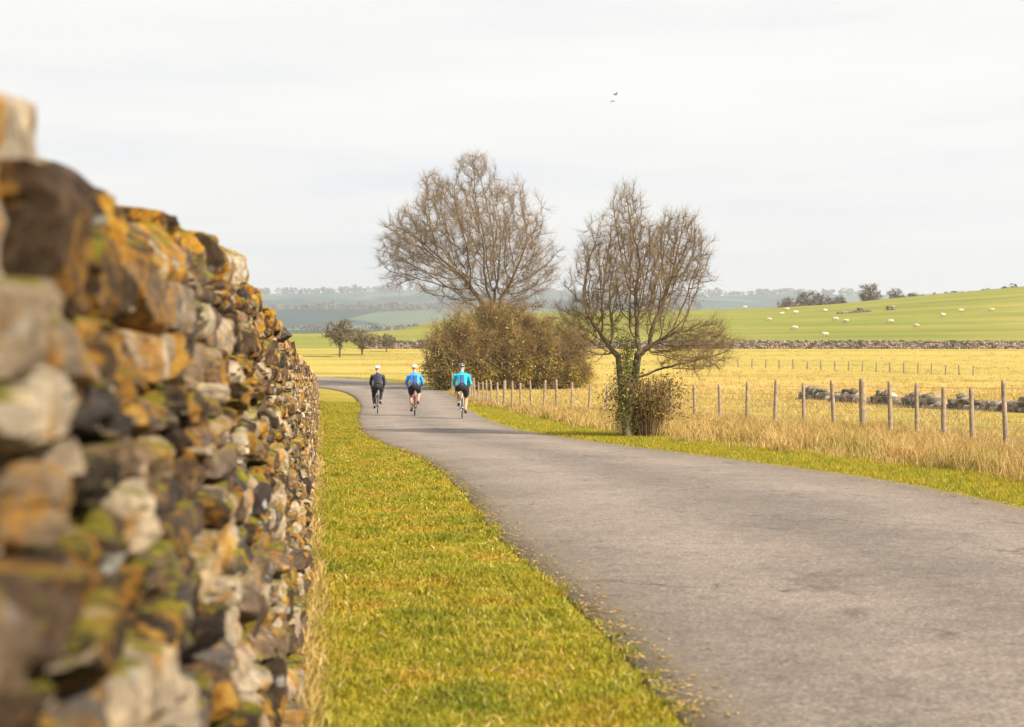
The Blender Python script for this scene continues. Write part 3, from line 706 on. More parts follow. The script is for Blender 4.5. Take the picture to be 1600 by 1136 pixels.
def build_tree(root, nodes, par, tip_r, expo, r_trunk, twig_len, twig_n, twig_r, rng, mat_b, mat_t, up=0.5, thick=0.035, k_t=3, droop=0.0, nm='trunk'):
    n = len(nodes); kids = np.zeros(n, int); 
    acc = np.zeros(n); 
    for i in range(n): 
        if par[i] >= 0: kids[par[i]] += 1
    acc[kids == 0] = tip_r ** expo
    for i in range(n - 1, -1, -1):
        if par[i] >= 0: acc[par[i]] += acc[i]
    rad = acc ** (1 / expo); rad = np.minimum(rad, r_trunk)
    i = np.where(par >= 0)[0]; A = nodes[par[i]]; B = nodes[i]
    ra = np.minimum(rad[par[i]], rad[i] * 1.35 + 0.004); rb = rad[i]; th = rb > thick
    E = (B - A) * 0.06
    V, Q = prisms(A[th] - E[th], B[th] + E[th], ra[th], rb[th], 9); np_mesh(nm, V, Q, mat_b, root, smooth=True)
    V1, Q1 = prisms(A[~th] - E[~th], B[~th] + E[~th], ra[~th], rb[~th], 4)
    # fine twigs: at tips and along the thin wood
    thin = i[rad[i] < tip_r * 2.6]; rep = np.repeat(thin, twig_n); m_ = len(rep)
    d0 = nodes[rep] - nodes[par[rep]]; d0 /= np.linalg.norm(d0, axis=1, keepdims=True)
    d = d0 + rng.normal(0, 0.45, (m_, 3)) + np.array([0, 0, up]); d /= np.linalg.norm(d, axis=1, keepdims=True)
    l = twig_len * rng.uniform(0.35, 1.15, m_)[:, None]
    p0 = nodes[par[rep]] + (nodes[rep] - nodes[par[rep]]) * rng.uniform(0, 1, (m_, 1))
    p1 = p0 + d * l * 0.5; d2 = d + rng.normal(0, 0.18, (m_, 3)) + np.array([0, 0, up * 0.45 - droop]); d2 /= np.linalg.norm(d2, axis=1, keepdims=True)
    p2 = p1 + d2 * l * 0.5
    tr = np.full(m_, twig_r)
    V2, Q2 = prisms(p0, p1, tr, tr * 0.75, k_t); V3, Q3 = prisms(p1, p2, tr * 0.75, tr * 0.35, k_t)
    # side spurs
    s_ = rng.uniform(0, 1, m_) < 0.7; ms = s_.sum(); d3 = d[s_] + rng.normal(0, 0.7, (ms, 3)); d3 /= np.linalg.norm(d3, axis=1, keepdims=True)
    V4, Q4 = prisms(p1[s_], p1[s_] + d3 * l[s_] * 0.4, tr[s_] * 0.6, tr[s_] * 0.3, 3)
    o1 = len(V1); o2 = o1 + len(V2); o3 = o2 + len(V3)
    np_mesh('crown', np.concatenate([V1, V2, V3, V4]), [np.concatenate([Q1, ]), Q2 + o1, Q3 + o2, Q4 + o3], mat_t, root)
    return p2, thin
def leafcloud(pts, spread, size, n, rng):
    idx = rng.integers(0, len(pts), n); c = pts[idx] + rng.normal(0, spread, (n, 3))
    a = rng.normal(0, 1, (n, 3)); a /= np.linalg.norm(a, axis=1, keepdims=True); b_ = rng.normal(0, 1, (n, 3)); b_ -= a * np.sum(a * b_, 1, keepdims=True); b_ /= np.linalg.norm(b_, axis=1, keepdims=True)
    s = (size * rng.uniform(0.5, 1.3, n))[:, None]
    V = np.stack([c - a * s, c + b_ * s * 0.55, c + a * s, c - b_ * s * 0.55], 1).reshape(-1, 3)
    return V, np.arange(n * 4).reshape(-1, 4)

# tall tree by the bend
rg = np.random.default_rng(21)
Yt = 106.0; x0 = px(770, Yt); t1 = empty('bare_tree', (x0, Yt, float(hgt(x0, Yt)))); tag(t1, 'taller bare tree with wide rounded crown rising out of the brown bushes', 'tree', 'leafless trees beside the lane')
k_ = Yt / F; zb = t1.location.z
def LX(x): return (x - 770) * k_
def LZ(y): return HC + (HOR - y) * k_ - zb
att = np.concatenate([
    envelope(3000, (LX(737), 0, LZ(372)), (148 * k_, 5.6, 132 * k_), rg, 0.20, 3.0),
    envelope(900, (LX(642), 0, LZ(388)), (66 * k_, 3.6, 78 * k_), rg, 0.3, 7.0),
    envelope(900, (LX(815), 0, LZ(415)), (72 * k_, 3.6, 100 * k_), rg, 0.3, 9.0),
    envelope(250, (LX(735), 0, LZ(262)), (30 * k_, 1.5, 26 * k_), rg, 0.2, 2.0)])
st = [(0, 0, -0.2), (0.03, 0, 1.2), (-0.02, 0.05, 2.4), (0.0, 0, 3.6), (-0.05, 0, 4.8), (-0.5, 0.1, 5.8), (0.35, 0.05, 5.8), (-1.1, 0.2, 6.8), (0.7, -0.1, 6.9), (-0.15, -0.4, 6.6), (0.1, 0.5, 6.7)]
nodes, par = colonize((st, [-1, 0, 1, 2, 3, 4, 4, 5, 6, 4, 4]), att, 0.30, 3.8, 0.36, 170, 0.05, 0.09, rg)
build_tree(t1, nodes, par, 0.0095, 2.15, 0.42, 1.0, 7, 0.0062, rg, M_BARK, M_TWIG, up=0.30, thick=0.05)

# smaller tree with ivy at its foot, on the verge
rg = np.random.default_rng(5)
Yt = 31.0; x0 = px(980, Yt); t2 = empty('bare_tree', (x0, Yt, 0)); tag(t2, 'smaller bare tree with ivied forked trunk and pointed top, on the verge beside the lane', 'tree', 'leafless trees beside the lane')
k_ = Yt / F
att = np.concatenate([
    envelope(2400, (0.15, 0, HC + (HOR - 430) * k_), (125 * k_, 1.55, 118 * k_), rg, 0.25, 1.0),
    envelope(320, (0.0, 0, HC + (HOR - 335) * k_), (34 * k_, 0.45, 62 * k_), rg, 0.2, 5.0),
    envelope(800, (80 * k_, 0, HC + (HOR - 400) * k_), (70 * k_, 1.1, 90 * k_), rg, 0.3, 6.0),
    envelope(1000, (100 * k_, 0, HC + (HOR - 540) * k_), (88 * k_, 1.1, 60 * k_), rg, 0.3, 8.0),
    envelope(700, (-70 * k_, 0, HC + (HOR - 510) * k_), (55 * k_, 0.9, 70 * k_), rg, 0.3, 4.0)])
st = [(0, 0, -0.1), (-0.02, 0, 0.35), (-0.12, 0.05, 0.8), (0.10, 0, 0.8), (-0.16, 0, 1.25), (0.17, 0.05, 1.3), (0.0, -0.12, 0.9), (0.02, -0.15, 1.5), (-0.2, 0, 1.75), (0.24, 0, 1.8)]
nodes, par = colonize((st, [-1, 0, 1, 1, 2, 3, 1, 6, 4, 5]), att, 0.085, 1.1, 0.105, 220, 0.05, 0.09, rg)
build_tree(t2, nodes, par, 0.0038, 2.15, 0.15, 0.32, 6, 0.0021, rg, M_BARK, M_TWIG, up=0.3, thick=0.022)
ivp = np.array([[rg.normal(0, 0.13), rg.normal(0, 0.13), rg.uniform(0.1, 2.2)] for _ in range(500)])
V, Q = leafcloud(ivp, 0.05, 0.019, 9000, rg); o = np_mesh('ivy', V, Q, M_IVY, t2)
# bramble at its foot
bro = empty('bramble_bush', (x0 + 0.45, Yt + 0.25, 0)); tag(bro, 'tangled brown bramble around the foot of the smaller bare tree', 'bush')
rg = np.random.default_rng(8)
n = 420; V = []; Q = []; o_ = 0; pts_ = []
for i in range(n):
    a = rg.uniform(0, 6.28); r0 = rg.uniform(0, 0.35); p0 = np.array((r0 * math.cos(a), r0 * math.sin(a), 0.0)); h = rg.uniform(0.5, 1.35); sp = rg.uniform(0.1, 0.55)
    c_ = [p0, p0 + np.array((sp * .3 * math.cos(a), sp * .3 * math.sin(a), h * .6)), p0 + np.array((sp * math.cos(a), sp * math.sin(a), h)), p0 + np.array((sp * 1.6 * math.cos(a), sp * 1.6 * math.sin(a), h * .8))]
    v, q = prisms(np.array(c_[:-1]), np.array(c_[1:]), np.array([.005, .004, .003]), np.array([.004, .003, .002]), 3); V.append(v); Q.append(q + o_); o_ += len(v); pts_ += c_[1:]
np_mesh('stems', np.concatenate(V), np.concatenate(Q), M_TWIGB, bro)
V, Q = leafcloud(np.array(pts_), 0.07, 0.03, 4200, rg); np_mesh('foliage', V, Q, M_LEAF, bro)

# dense hedgerow bushes behind the tall tree
def bush_proto(name, label, seed, rx, ry, rz_, natt, nleaf, step=0.3, leaf=0.07, twig_r=0.008):
    rg = np.random.default_rng(seed); t = empty(name, (0, 0, 0)); tag(t, label, 'bush', 'dense brown bushes of the hedgerow at the bend')
    att = envelope(natt, (0, 0, rz_ * 0.42), (rx, ry, rz_ * 0.58), rg, 0.38, seed * 1.7, zmin=0.1)
    st = [(0, 0, -0.3)]; pa = [-1]
    for q in range(7):
        a = rg.uniform(0, 6.28); r0 = rg.uniform(0.1, rx * 0.35); b0 = len(st)
        st += [(r0 * math.cos(a), r0 * math.sin(a), -0.1), (r0 * 1.15 * math.cos(a), r0 * 1.15 * math.sin(a), 0.5), (r0 * 1.4 * math.cos(a), r0 * 1.4 * math.sin(a), 1.0)]; pa += [0, b0, b0 + 1]
    nodes, par = colonize((st, pa), att, step, 2.0, step * 1.15, 120, 0.08, 0.2, rg)
    build_tree(t, nodes, par, 0.012, 2.2, 0.12, 1.15, 9, twig_r, rg, M_BARK, M_TWIGB, up=0.35, nm='stems')
    fol = [np.concatenate([nodes[len(nodes) // 10:], envelope(1500, (0, 0, rz_ * 0.22), (rx * .95, ry * .9, rz_ * 0.26), rg, 0.15, 4.0, zmin=0.1)])]
    V, Q = leafcloud(fol[0], 0.2, leaf, nleaf, rg); np_mesh('foliage', V, Q, M_LEAF, t)
    return t
bA = bush_proto('hedge_bush', 'dense brown bush, leftmost of the hedgerow at the bend, right behind the blue jacketed cyclists', 31, 2.9, 2.4, 6.1, 2200, 26000)
bB = bush_proto('hedge_bush', 'tallest brown bush of the hedgerow, behind the trunk of the tall bare tree', 32, 3.1, 2.4, 7.3, 2600, 30000)
bA.location = (px(716, 100), 100, float(hgt(px(716, 100), 100)) - .1)
bB.location = (px(775, 102), 102, float(hgt(px(775, 102), 102)) - .1)
bC = copy_tree(bB); bC.location = (px(836, 104), 104, float(hgt(px(836, 104), 104)) - .1); bC.rotation_euler.z = 2.1; bC.scale = (.95, .95, .86)
bC['label'] = 'dense brown bush just right of the tall bare tree in the hedgerow at the bend'
bD = copy_tree(bA); bD.location = (px(888, 105), 105, float(hgt(px(888, 105), 105)) - .1); bD.rotation_euler.z = 4.0; bD.scale = (.85, .85, .84)
bD['label'] = 'lowest brown bush at the right end of the hedgerow, left of the smaller bare tree'

# distant bare trees
def far_tree_proto(seed, rx, rz_, trunk_h, natt=260, leafn=2200, twig_r=0.03, mat_leaf=M_FARLEAF, leaf=0.16):
    rg = np.random.default_rng(seed); t = empty('distant_tree')
    att = envelope(natt, (0, 0, trunk_h + rz_), (rx, rx, rz_), rg, 0.35, seed * 2.1)
    st = [(0, 0, -.5), (0, 0, trunk_h * .5), (0, 0, trunk_h)]
    nodes, par = colonize((st, [-1, 0, 1]), att, 0.55, 4.5, 0.6, 80, 0.1, 0.2, rg)
    build_tree(t, nodes, par, 0.03, 2.2, 0.3, 1.0, 4, twig_r, rg, M_BARK, M_FARLEAF, up=0.4, thick=0.08)
    V, Q = leafcloud(nodes[3:], 0.3, leaf, leafn, rg); np_mesh('foliage', V, Q, mat_leaf, t)
    return t
pr = [far_tree_proto(41, 3.2, 3.2, 1.6), far_tree_proto(42, 4.2, 3.0, 1.4), far_tree_proto(43, 2.6, 3.6, 1.8)]
spots = [  # photo x, distance, top row, prototype, turn, label, group
 (531, 172, 497, 0, 0.4, 'brown bare tree beside the lane end, right beside the far end of the drystone wall', 'bare trees left of the bend'),
 (566, 178, 512, 1, 1.9, 'low brown bare tree second from the far end of the drystone wall', 'bare trees left of the bend'),
 (604, 188, 520, 1, 3.0, 'smallest brown shrubby tree near the far field wall, above the leftmost cyclist', 'bare trees left of the bend'),
 (1232, 470, 462, 1, 0.0, 'hazy grey tree at the left end of the skyline trees above the hillside', 'hazy trees on the skyline'),
 (1258, 480, 453, 0, 1.1, 'hazy grey tree second from the left of the skyline trees', 'hazy trees on the skyline'),
 (1284, 470, 456, 1, 2.3, 'broad hazy grey tree third from the left on the skyline', 'hazy trees on the skyline'),
 (1310, 490, 458, 2, 3.3, 'small hazy grey tree fourth from the left on the skyline', 'hazy trees on the skyline'),
 (1360, 480, 441, 0, 5.0, 'round topped grey tree standing clear above the skyline', 'hazy trees on the skyline'),
 (1400, 490, 447, 2, 0.7, 'slender grey tree just right of the round topped skyline tree', 'hazy trees on the skyline'),
 (1428, 495, 456, 1, 2.9, 'rightmost and lowest grey tree on the skyline', 'hazy trees on the skyline')]
HT = [8.0, 7.4, 9.0]; used = set()
for x_, Yd, ty, k, rz, lab, grp in spots:
    o = pr[k] if k not in used else copy_tree(pr[k]); used.add(k)
    X_ = px(x_, Yd); g0 = float(hgt(X_, Yd)); H_ = pz(ty, Yd) - g0; s = H_ / HT[k]
    sx_ = s * (1.25 if Yd < 200 else 1.0)
    o.location = (X_, Yd, g0); o.rotation_euler.z = rz; o.scale = (sx_, sx_, s); tag(o, lab, 'tree', grp)
# woods on the far ridges and hedge lines, reading as one mass
rg = np.random.default_rng(77)
def wood_mass(name, spec, label):
    C_ = []; S_ = []
    for (xa, xb, Ya, Yb, n, hmin, hmax) in spec:
        for i in range(n):
            t = rg.uniform(0, 1); x_ = xa + (xb - xa) * t; Yd = Ya + (Yb - Ya) * t + rg.normal(0, 0.012 * Ya)
            X_ = px(x_, Yd); g0 = float(hgt(X_, Yd)); h = rg.uniform(hmin, hmax) * (0.75 + 0.5 * noise.noise(Vector((x_ * 0.03, Ya * .1, 0)))); m_ = 34
            u = rg.normal(0, 1, (m_, 3)); u /= np.linalg.norm(u, axis=1, keepdims=True); u *= rg.uniform(0.5, 1, (m_, 1)) ** .5
            c = np.array((X_, Yd, g0 + h * .5)) + u * np.array((h * .5, h * .5, h * .5)); C_.append(c); S_.append(np.full(m_, h * 0.16))
    c = np.concatenate(C_); s = np.concatenate(S_)[:, None]; n = len(c)
    a = rg.normal(0, 1, (n, 3)); a /= np.linalg.norm(a, axis=1, keepdims=True); b_ = np.cross(a, rg.normal(0, 1, (n, 3))); b_ /= np.linalg.norm(b_, axis=1, keepdims=True)
    V = np.stack([c - a * s, c + b_ * s, c + a * s, c - b_ * s], 1).reshape(-1, 3)
    o = np_mesh(name, V, np.arange(n * 4).reshape(-1, 4), M_FARLEAF); return tag(o, label, 'woodland', kind='stuff')
wood_mass('distant_woodland', [(250, 1350, 4180, 4200, 420, 12, 26), (350, 1100, 2600, 2620, 220, 9, 18), (300, 900, 3300, 3350, 160, 10, 20), (200, 800, 1500, 1500, 110, 5, 10)], 'hazy blue woods along the distant ridges')
wood_mass('hilltop_hedge', [(1190, 1760, 432, 432, 420, 1.3, 2.2), (1190, 1420, 440, 436, 60, 1.5, 2.6)], 'dark hedge running along the top of the green hillside')
rubble_wall('hillside_wall', [ppt(1308, 330), ppt(1360, 331), ppt(1404, 333)], 0.9, 0.8, 'short dark broken wall on the green hillside among the sheep', 0.9, rows=2)

# ------------------------------------------------------------------ sheep
M_WOOL = simple('wool', (0.60, 0.55, 0.45), 0.95, 0.25, 6, 0.1); M_FACE = simple('sheep_face', (0.20, 0.17, 0.14), 0.8, 0.2)
def sheep_proto(graze):
    t = empty('sheep'); mb = MB()
    mb.ell((0, 0, 0.58), (0.50, 0.23, 0.25)); mb.ell((0.30, 0, 0.60), (0.24, 0.20, 0.24)); mb.ell((-0.32, 0, 0.58), (0.24, 0.22, 0.25))
    nk = [(0.42, 0, 0.66), (0.58, 0, 0.60 if graze else 0.84)]; mb.tube(nk, [0.15, 0.10], 10)
    hd = (0.66, 0, 0.32) if graze else (0.74, 0, 0.88)
    mb.tube([nk[1], hd], [0.09, 0.075], 10); mb.tube([hd, (hd[0] + (0.06 if graze else .12), 0, hd[2] - (0.16 if graze else 0.06))], [0.075, 0.04], 10)
    for sx in (-1, 1):
        mb.tube([hd, (hd[0] - 0.02, sx * 0.13, hd[2] + 0.02)], [0.03, 0.012], 6)
        for lx in (0.33, -0.36):
            kx = lx + (0.0 if lx > 0 else -0.05)
            mb.tube([(lx, sx * .13, .50), (kx, sx * .13, .26), (lx + .02, sx * .13, .05), (lx + .04, sx * .13, 0)], [0.085, 0.042, 0.028, 0.036], 8)
    mb.tube([(-0.5, 0, .62), (-0.6, 0, .42)], [0.045, 0.03], 6)
    o = fuse(mb, 'body', M_WOOL, t, 0.018); o.data.materials.append(M_FACE)
    for p in o.data.polygons:
        c = p.center
        if c.z < 0.30 or c.x > 0.64: p.material_index = 1
    return t
sA, sB = sheep_proto(True), sheep_proto(False)
SH = [(1164, 481, 'white sheep left of all others on the hillside, above the smaller bare tree'), (1202, 500, 'white sheep low on the left part of the hillside'), (1222, 491, 'white sheep in the middle of the left hand cluster'),
 (1230, 484, 'topmost white sheep of the left hand cluster'), (1244, 489, 'rightmost white sheep of the left hand cluster'), (1242, 514, 'lowest white sheep on the left, just above the field wall'),
 (1290, 486, 'white sheep by itself under the hazy skyline trees'), (1306, 500, 'left one of two white sheep standing side by side'), (1322, 503, 'right one of two white sheep standing side by side'),
 (1290, 524, 'white sheep nearest the field wall'), (1392, 504, 'white sheep right of the short broken wall'), (1432, 510, 'white sheep lowest on the right part of the hillside'),
 (1474, 493, 'white sheep in the middle of the right part of the hillside'), (1502, 486, 'white sheep high on the right part of the hillside'), (1550, 485, 'white sheep furthest right on the hillside')]
rs = random.Random(4); ua = ub = False
def ray_ground(x, y):
    for Yd in np.arange(203, 418, 1.0):
        if HC + (HOR - y) * Yd / F <= float(hgt(px(x, Yd), Yd)): return Yd
    return 300.0
for i, (x_, y_, lab) in enumerate(SH):
    if i % 3: o = sA if not ua else copy_tree(sA); ua = True
    else: o = sB if not ub else copy_tree(sB); ub = True
    Yd = ray_ground(x_, y_ + 2); X_ = px(x_, Yd); o.location = (X_, Yd, float(hgt(X_, Yd)) - 0.02)
    o.rotation_euler.z = rs.choice((0, math.pi)) + rs.uniform(-0.6, 0.6); s = rs.uniform(0.88, 1.08); o.scale = (s, s, s)
    tag(o, lab, 'sheep', 'sheep grazing on the green hillside')

# ------------------------------------------------------------------ cyclists
M_SKIN = simple('skin', (0.50, 0.28, 0.19), 0.55, 0.08, 8); M_BLK = simple('black_fabric', (0.018, 0.018, 0.022), 0.85, 0.2, 20)
M_TYRE = simple('tyre_rubber', (0.02, 0.02, 0.02), 0.8, 0.1); M_STEEL, N, L, b = newmat('bike_metal', 0.3, 0.5); b.inputs['Base Color'].default_value = (0.45, 0.45, 0.46, 1); b.inputs['Metallic'].default_value = 0.9
def paint(name, c): m, N, L, b = newmat(name, 0.3, 0.5); b.inputs['Base Color'].default_value = (*c, 1); b.inputs['Coat Weight'].default_value = 0.3; return m
def make_bike(loc, rz, pc, label):
    t = empty('bicycle', loc, rz); tag(t, label, 'bicycle', 'bicycles ridden along the lane')
    pm = paint('bike_paint', pc)
    bb = (0, -0.06, 0.28); seat = (0, -0.24, 0.80); head_t = (0, 0.34, 0.86); head_b = (0, 0.38, 0.70); rear = (0, -0.50, 0.34); front = (0, 0.53, 0.34)
    mb = MB(); mb.tube([bb, seat], .017, 10); mb.tube([(0, -0.215, 0.74), head_t], .017, 10); mb.tube([bb, head_b], .021, 10); mb.tube([head_t, head_b], .022, 10)
    for s in (-1, 1):
        mb.tube([bb, (s * .045, -0.28, 0.31), (s * .062, rear[1], rear[2])], .010, 8); mb.tube([(0, -0.215, 0.74), (s * .05, -.34, .56), (s * .062, rear[1], rear[2])], .008, 8)
    mb.build('frame', pm, t)
    mb = MB()
    for s in (-1, 1): mb.tube([(0, .385, .68), (s * .05, .40, .66), (s * .055, .46, .52), (s * .058, front[1], front[2])], .012, 8)
    mb.build('fork', pm, t)
    for c_ in (rear, front):
        mb = MB(); mb.torus(c_, 0.325, 0.0155, 44, 8); w = mb.build('wheel', M_TYRE, t)
        mb = MB(); mb.torus(c_, 0.306, 0.009, 44, 6); mb.tube([(c_[0] - .055, c_[1], c_[2]), (c_[0] + .055, c_[1], c_[2])], .018, 10)
        for q in range(20):
            a = 2 * math.pi * q / 20; s = 1 if q % 2 else -1
            mb.tube([(s * .03, c_[1], c_[2]), (0, c_[1] + .30 * math.cos(a), c_[2] + .30 * math.sin(a))], .0014, 4, False)
        mb.build('rim', M_STEEL, w)
    mb = MB(); mb.tube([seat, (0, -0.26, 0.93)], .013, 8); mb.build('seat_post', M_STEEL, t)
    mb = MB(); mb.ell((0, -0.33, 0.945), (.075, .10, .028)); mb.ell((0, -0.20, 0.945), (.028, .12, .022)); fuse(mb, 'saddle', M_BLK, t, .008, 3)
    mb = MB(); mb.tube([head_t, (0, .36, .92), (0, .45, .945)], .014, 8)
    mb.tube([(-.21, .47, .945), (0, .45, .95), (.21, .47, .945)], .0145, 8)
    for s in (-1, 1): mb.tube([(s * .21, .47, .945), (s * .215, .55, .94), (s * .215, .585, .89), (s * .215, .55, .82), (s * .215, .48, .80)], .0145, 8)
    mb.build('handlebar', M_BLK, t)
    mb = MB(); c0 = bb; mb.tube([(-.055, c0[1], c0[2]), (.055, c0[1], c0[2])], .02, 10); mb.tube([(.05, c0[1], c0[2]), (.056, c0[1], c0[2])], .095, 24)
    mb.tube([(.075, c0[1], c0[2]), (.08, c0[1] + CR[0], c0[2] + CR[1])], .010, 8); mb.tube([(-.075, c0[1], c0[2]), (-.08, c0[1] - CR[0], c0[2] - CR[1])], .010, 8)
    mb.build('crankset', M_STEEL, t)
    for s in (-1, 1): mb = MB(); mb.box((s * .125, c0[1] + s * CR[0], c0[2] + s * CR[1]), (.09, .07, .018)); mb.build('pedal', M_BLK, t, False)
    mb = MB(); mb.torus((.058, (bb[1] + rear[1]) / 2, .31), .012, .004, 12, 4); mb.tube([(.055, bb[1], bb[2] + .09), (.055, rear[1], rear[2] + .035)], .004, 4); mb.tube([(.055, bb[1], bb[2] - .09), (.055, rear[1], rear[2] - .035)], .004, 4); mb.build('chain', M_STEEL, t)
    return t
def make_rider(loc, rz, top_c, panel_c, leg_c, helm_c, label, phase, lean=0.0, elbow=0.265):
    global CR
    t = empty('person', loc, rz); tag(t, label, 'person', 'cyclists riding away along the lane')
    hip = (0, -0.27, 1.00); ch = (0, 0.02 + lean, 1.30); nk = (0, 0.12 + lean, 1.46); hd = (0, 0.20 + lean, 1.64)
    feet = {1: (.11, -0.06 + CR[0] - .03, .28 + CR[1] + .055), -1: (-.11, -0.06 - CR[0] - .03, .28 - CR[1] + .055)}
    J = {}
    for s in (-1, 1):
        ft = feet[s]; hp = Vector((s * .10, hip[1], hip[2] - .02)); an = Vector((ft[0], ft[1] - .02, ft[2] + .05))
        d = an - hp; ln = min(d.length, .87); mid = hp + d * .5; fwd = Vector((s * 0.12, 1, 0.35)).normalized(); fwd = (fwd - d.normalized() * fwd.dot(d.normalized())).normalized()
        kn = mid + fwd * math.sqrt(max(0.0004, .445 ** 2 - (d.length / 2) ** 2))
        J[s] = dict(hp=hp, kn=kn, an=an, ft=Vector(ft), sh=Vector((s * .19, 0.09 + lean, 1.40)), el=Vector((s * elbow, 0.24, 1.15)), ha=Vector((s * .215, .50, .985)))
    mb = MB()
    mb.ell((0, -0.26, 1.00), (.16, .13, .12)); mb.tube([hip, (0, -0.13 + lean * .5, 1.15), ch, (0, 0.09 + lean, 1.40)], [.135, .135, .155, .12], 14); mb.ell((0, .06 + lean, 1.37), (.20, .10, .09))
    mb.tube([nk, (0, .17 + lean, 1.57)], [.062, .055], 10); mb.ell((0, .215 + lean, 1.645), (.076, .095, .115)); mb.ell((0, .265 + lean, 1.60), (.055, .06, .065))
    mb.tube([(0, .30 + lean, 1.655), (0, .335 + lean, 1.62), (0, .318 + lean, 1.61)], [.010, .016, .012], 8)
    for s in (-1, 1):
        j = J[s]; mb.ell((s * .078, .20 + lean, 1.635), (.012, .02, .032)); mb.ell((s * .03, .296 + lean, 1.655), (.013, .010, .009))
        mb.tube([j['hp'], j['hp'].lerp(j['kn'], .5), j['kn']], [.098, .082, .058], 12); mb.tube([j['kn'], j['kn'].lerp(j['an'], .35) + Vector((0, -.012, 0)), j['an']], [.056, .058, .034], 12)
        mb.tube([j['an'], j['ft'] + Vector((0, .09, -.015))], [.036, .03], 8)
        mb.tube([j['sh'], j['sh'].lerp(j['el'], .5), j['el']], [.058, .047, .038], 10); mb.tube([j['el'], j['el'].lerp(j['ha'], .4), j['ha'] - Vector((0, .05, -.01))], [.038, .036, .025], 10)
        h = j['ha']; mb.ell((h.x, h.y, h.z - .003), (.040, .048, .017))
    body = fuse(mb, 'body', M_SKIN, t, .009, 3)
    for s in (-1, 1):                                   # fingers curl over the bar, thumb from the side of the palm
        j = J[s]; h = j['ha']; mb = MB()
        for q, (dx, ln) in enumerate(((-.028, .85), (-.010, 1.0), (.009, .95), (.027, .75))):
            x = h.x + s * dx; mb.tube([(x, h.y + .02, h.z), (x, h.y + .052 * ln, h.z - .010), (x, h.y + .062 * ln, h.z - .038), (x, h.y + .040 * ln, h.z - .052)], [.010, .0095, .0085, .007], 8)
        mb.tube([(h.x - s * .032, h.y - .015, h.z - .002), (h.x - s * .052, h.y + .010, h.z - .018), (h.x - s * .045, h.y + .030, h.z - .040)], [.012, .010, .008], 8)
        mb.ell((h.x, h.y, h.z), (.044, .050, .021)); fuse(mb, 'glove', M_BLK if leg_c else M_SKIN, t, .0035, 1)
    jm = simple('jacket_cloth', top_c, 0.6, 0.10, 9); pm = simple('jacket_panel', panel_c, 0.7, 0.1, 9)
    mb = MB(); mb.tube([(0, -.29, 1.03), (0, -0.14 + lean * .5, 1.16), ch, (0, 0.09 + lean, 1.41)], [.155, .155, .172, .135], 16); mb.ell((0, .06 + lean, 1.375), (.218, .118, .10)); mb.tube([(0, .10 + lean, 1.42), (0, .14 + lean, 1.50)], [.085, .068], 10)
    for s in (-1, 1):
        j = J[s]; mb.tube([j['sh'], j['sh'].lerp(j['el'], .5), j['el']], [.073, .064, .056], 12); mb.tube([j['el'], j['el'].lerp(j['ha'], .5), j['el'].lerp(j['ha'], .84)], [.056, .050, .036], 12)
    jk = fuse(mb, 'jacket', jm, t, .010, 3); jk.data.materials.append(pm)
    for p in jk.data.polygons:
        c = p.center; n_ = p.normal
        if abs(c.x) < .085 and n_.y < 0.1 and c.z < 1.40: p.material_index = 1
    mb = MB(); mb.ell((0, -.27, 1.00), (.178, .148, .125))
    for s in (-1, 1):
        j = J[s]; mb.tube([j['hp'], j['hp'].lerp(j['kn'], .5), j['hp'].lerp(j['kn'], .78 if leg_c is None else 1.0)], [.112, .096, .080 if leg_c is None else .068], 14)
        if leg_c is not None: mb.tube([j['kn'], j['kn'].lerp(j['an'], .35) + Vector((0, -.012, 0)), j['kn'].lerp(j['an'], .9)], [.068, .066, .044], 12)
    fuse(mb, 'shorts' if leg_c is None else 'leggings', M_BLK if leg_c is None else simple('legging_cloth', leg_c, .8, .1, 9), t, .010, 3)
    for s in (-1, 1):
        f = J[s]['ft']; mb = MB(); mb.ell((f.x, f.y - .05, f.z), (.040, .06, .045)); mb.ell((f.x, f.y + .05, f.z - .012), (.044, .11, .033)); fuse(mb, 'shoe', M_BLK, t, .008, 2)
    mb = MB(); c = Vector((0, .195 + lean, 1.675)); rot = Matrix.Rotation(-.12, 3, 'X')
    mb.ell(c, (.100, .138, .105), 22, 12, rot, -0.12)
    for q in range(-2, 3): mb.tube([c + Vector((q * .034, -.115 + abs(q) * .012, .035)), c + Vector((q * .036, 0, .112 - abs(q) * .010)), c + Vector((q * .032, .105 - abs(q) * .012, .05))], .010, 6)
    mb.build('helmet', paint('helmet_paint', helm_c), t)
    return t
riders = [
 (590, 52.5, 0.5, (.035, .035, .075), (.02, .02, .03), (.02, .02, .03), (.75, .73, .72), (.05, .05, .06), 'cyclist in dark navy jacket and black leggings, leftmost of the three riding away', 'dark road bicycle under the leftmost cyclist', 0.10),
 (648, 49.5, 2.2, (.04, .30, .85), (.03, .07, .22), None, (.70, .66, .66), (.30, .03, .03), 'cyclist in bright blue jacket and black shorts, in the middle of the three', 'dark red road bicycle under the blue jacketed middle cyclist', 0.08),
 (722, 46.0, 3.9, (.015, .48, .72), (.04, .09, .20), None, (.10, .10, .13), (.45, .45, .48), 'cyclist in turquoise jacket and black shorts, rightmost of the three', 'pale grey road bicycle under the turquoise jacketed rightmost cyclist', 0.04)]
for x_, Yd, ph, tc_, pc_, lc_, hc_, bc_, lab, blab, rz in riders:
    CR = (0.165 * math.cos(ph), 0.165 * math.sin(ph)); X_ = px(x_, Yd); z0 = float(hgt(X_, Yd)) + 0.034
    make_bike((X_, Yd, z0), rz, bc_, blab); r_ = make_rider((X_, Yd, z0), rz, tc_, pc_, lc_, hc_, lab, ph, {590: -0.04, 648: 0.07, 722: 0.0}[x_], {590: 0.255, 648: 0.29, 722: 0.27}[x_])

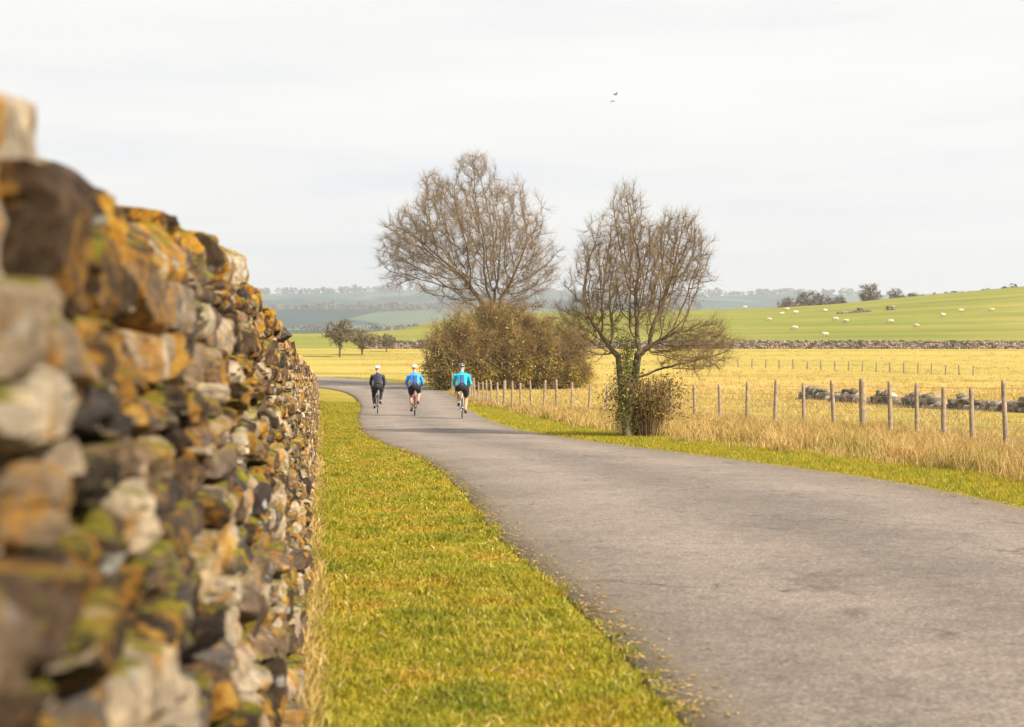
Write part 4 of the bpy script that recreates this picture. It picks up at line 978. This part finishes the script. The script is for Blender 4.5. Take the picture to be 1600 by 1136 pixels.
# ------------------------------------------------------------------ birds
M_BIRD = simple('dark_feathers', (0.04, 0.04, 0.045), 0.8, 0.1)
def bird(loc, rz, flap, label):
    t = empty('bird', loc, rz); tag(t, label, 'bird', 'birds high over the trees'); mb = MB()
    mb.tube([(-.20, 0, 0), (-.1, 0, 0), (0, 0, .01), (.1, 0, .01), (.17, 0, .03), (.21, 0, .03), (.25, 0, .02)], [.01, .045, .06, .05, .035, .03, .006], 8)
    for s in (-1, 1):
        w = [(-.02, s * .03, .01), (.08, s * .03, .01), (.10, s * .22, flap * .18), (.02, s * .46, flap * .30), (-.07, s * .24, flap * .17)]
        mb.add(w + [(p[0], p[1], p[2] - .012) for p in w], [(0, 1, 2, 3, 4), (9, 8, 7, 6, 5)] + [(i, (i + 1) % 5, (i + 1) % 5 + 5, i + 5) for i in range(5)])
    mb.add([(-.15, -.03, 0), (-.15, .03, 0), (-.34, .07, 0), (-.34, -.07, 0), (-.15, -.03, -.01), (-.15, .03, -.01), (-.34, .07, -.01), (-.34, -.07, -.01)], [(0, 1, 2, 3), (7, 6, 5, 4), (0, 4, 5, 1), (1, 5, 6, 2), (2, 6, 7, 3), (3, 7, 4, 0)])
    mb.build('body', M_BIRD, t, False)
bird((px(962, 170), 170, pz(147, 170)), 0.5, 1.0, 'upper of the two tiny dark birds high in the sky')
bird((px(958, 175), 175, pz(157, 175)), 0.9, -0.3, 'lower of the two tiny dark birds high in the sky')

# ------------------------------------------------------------------ haze
mb = MB(); mb.box((0, 2380, 151.5), (6200, 6400, 306)); hz = mb.build('haze', None, None, False)
m = bpy.data.materials.new('haze'); m.use_nodes = True; N = m.node_tree.nodes; L = m.node_tree.links
N.remove(N['Principled BSDF']); pv = N.new('ShaderNodeVolumePrincipled'); pv.inputs['Density'].default_value = 0.00021; pv.inputs['Color'].default_value = (0.82, 0.90, 0.98, 1); pv.inputs['Anisotropy'].default_value = 0.2
L.new(pv.outputs[0], N['Material Output'].inputs['Volume']); hz.data.materials.append(m); tag(hz, kind='stuff')
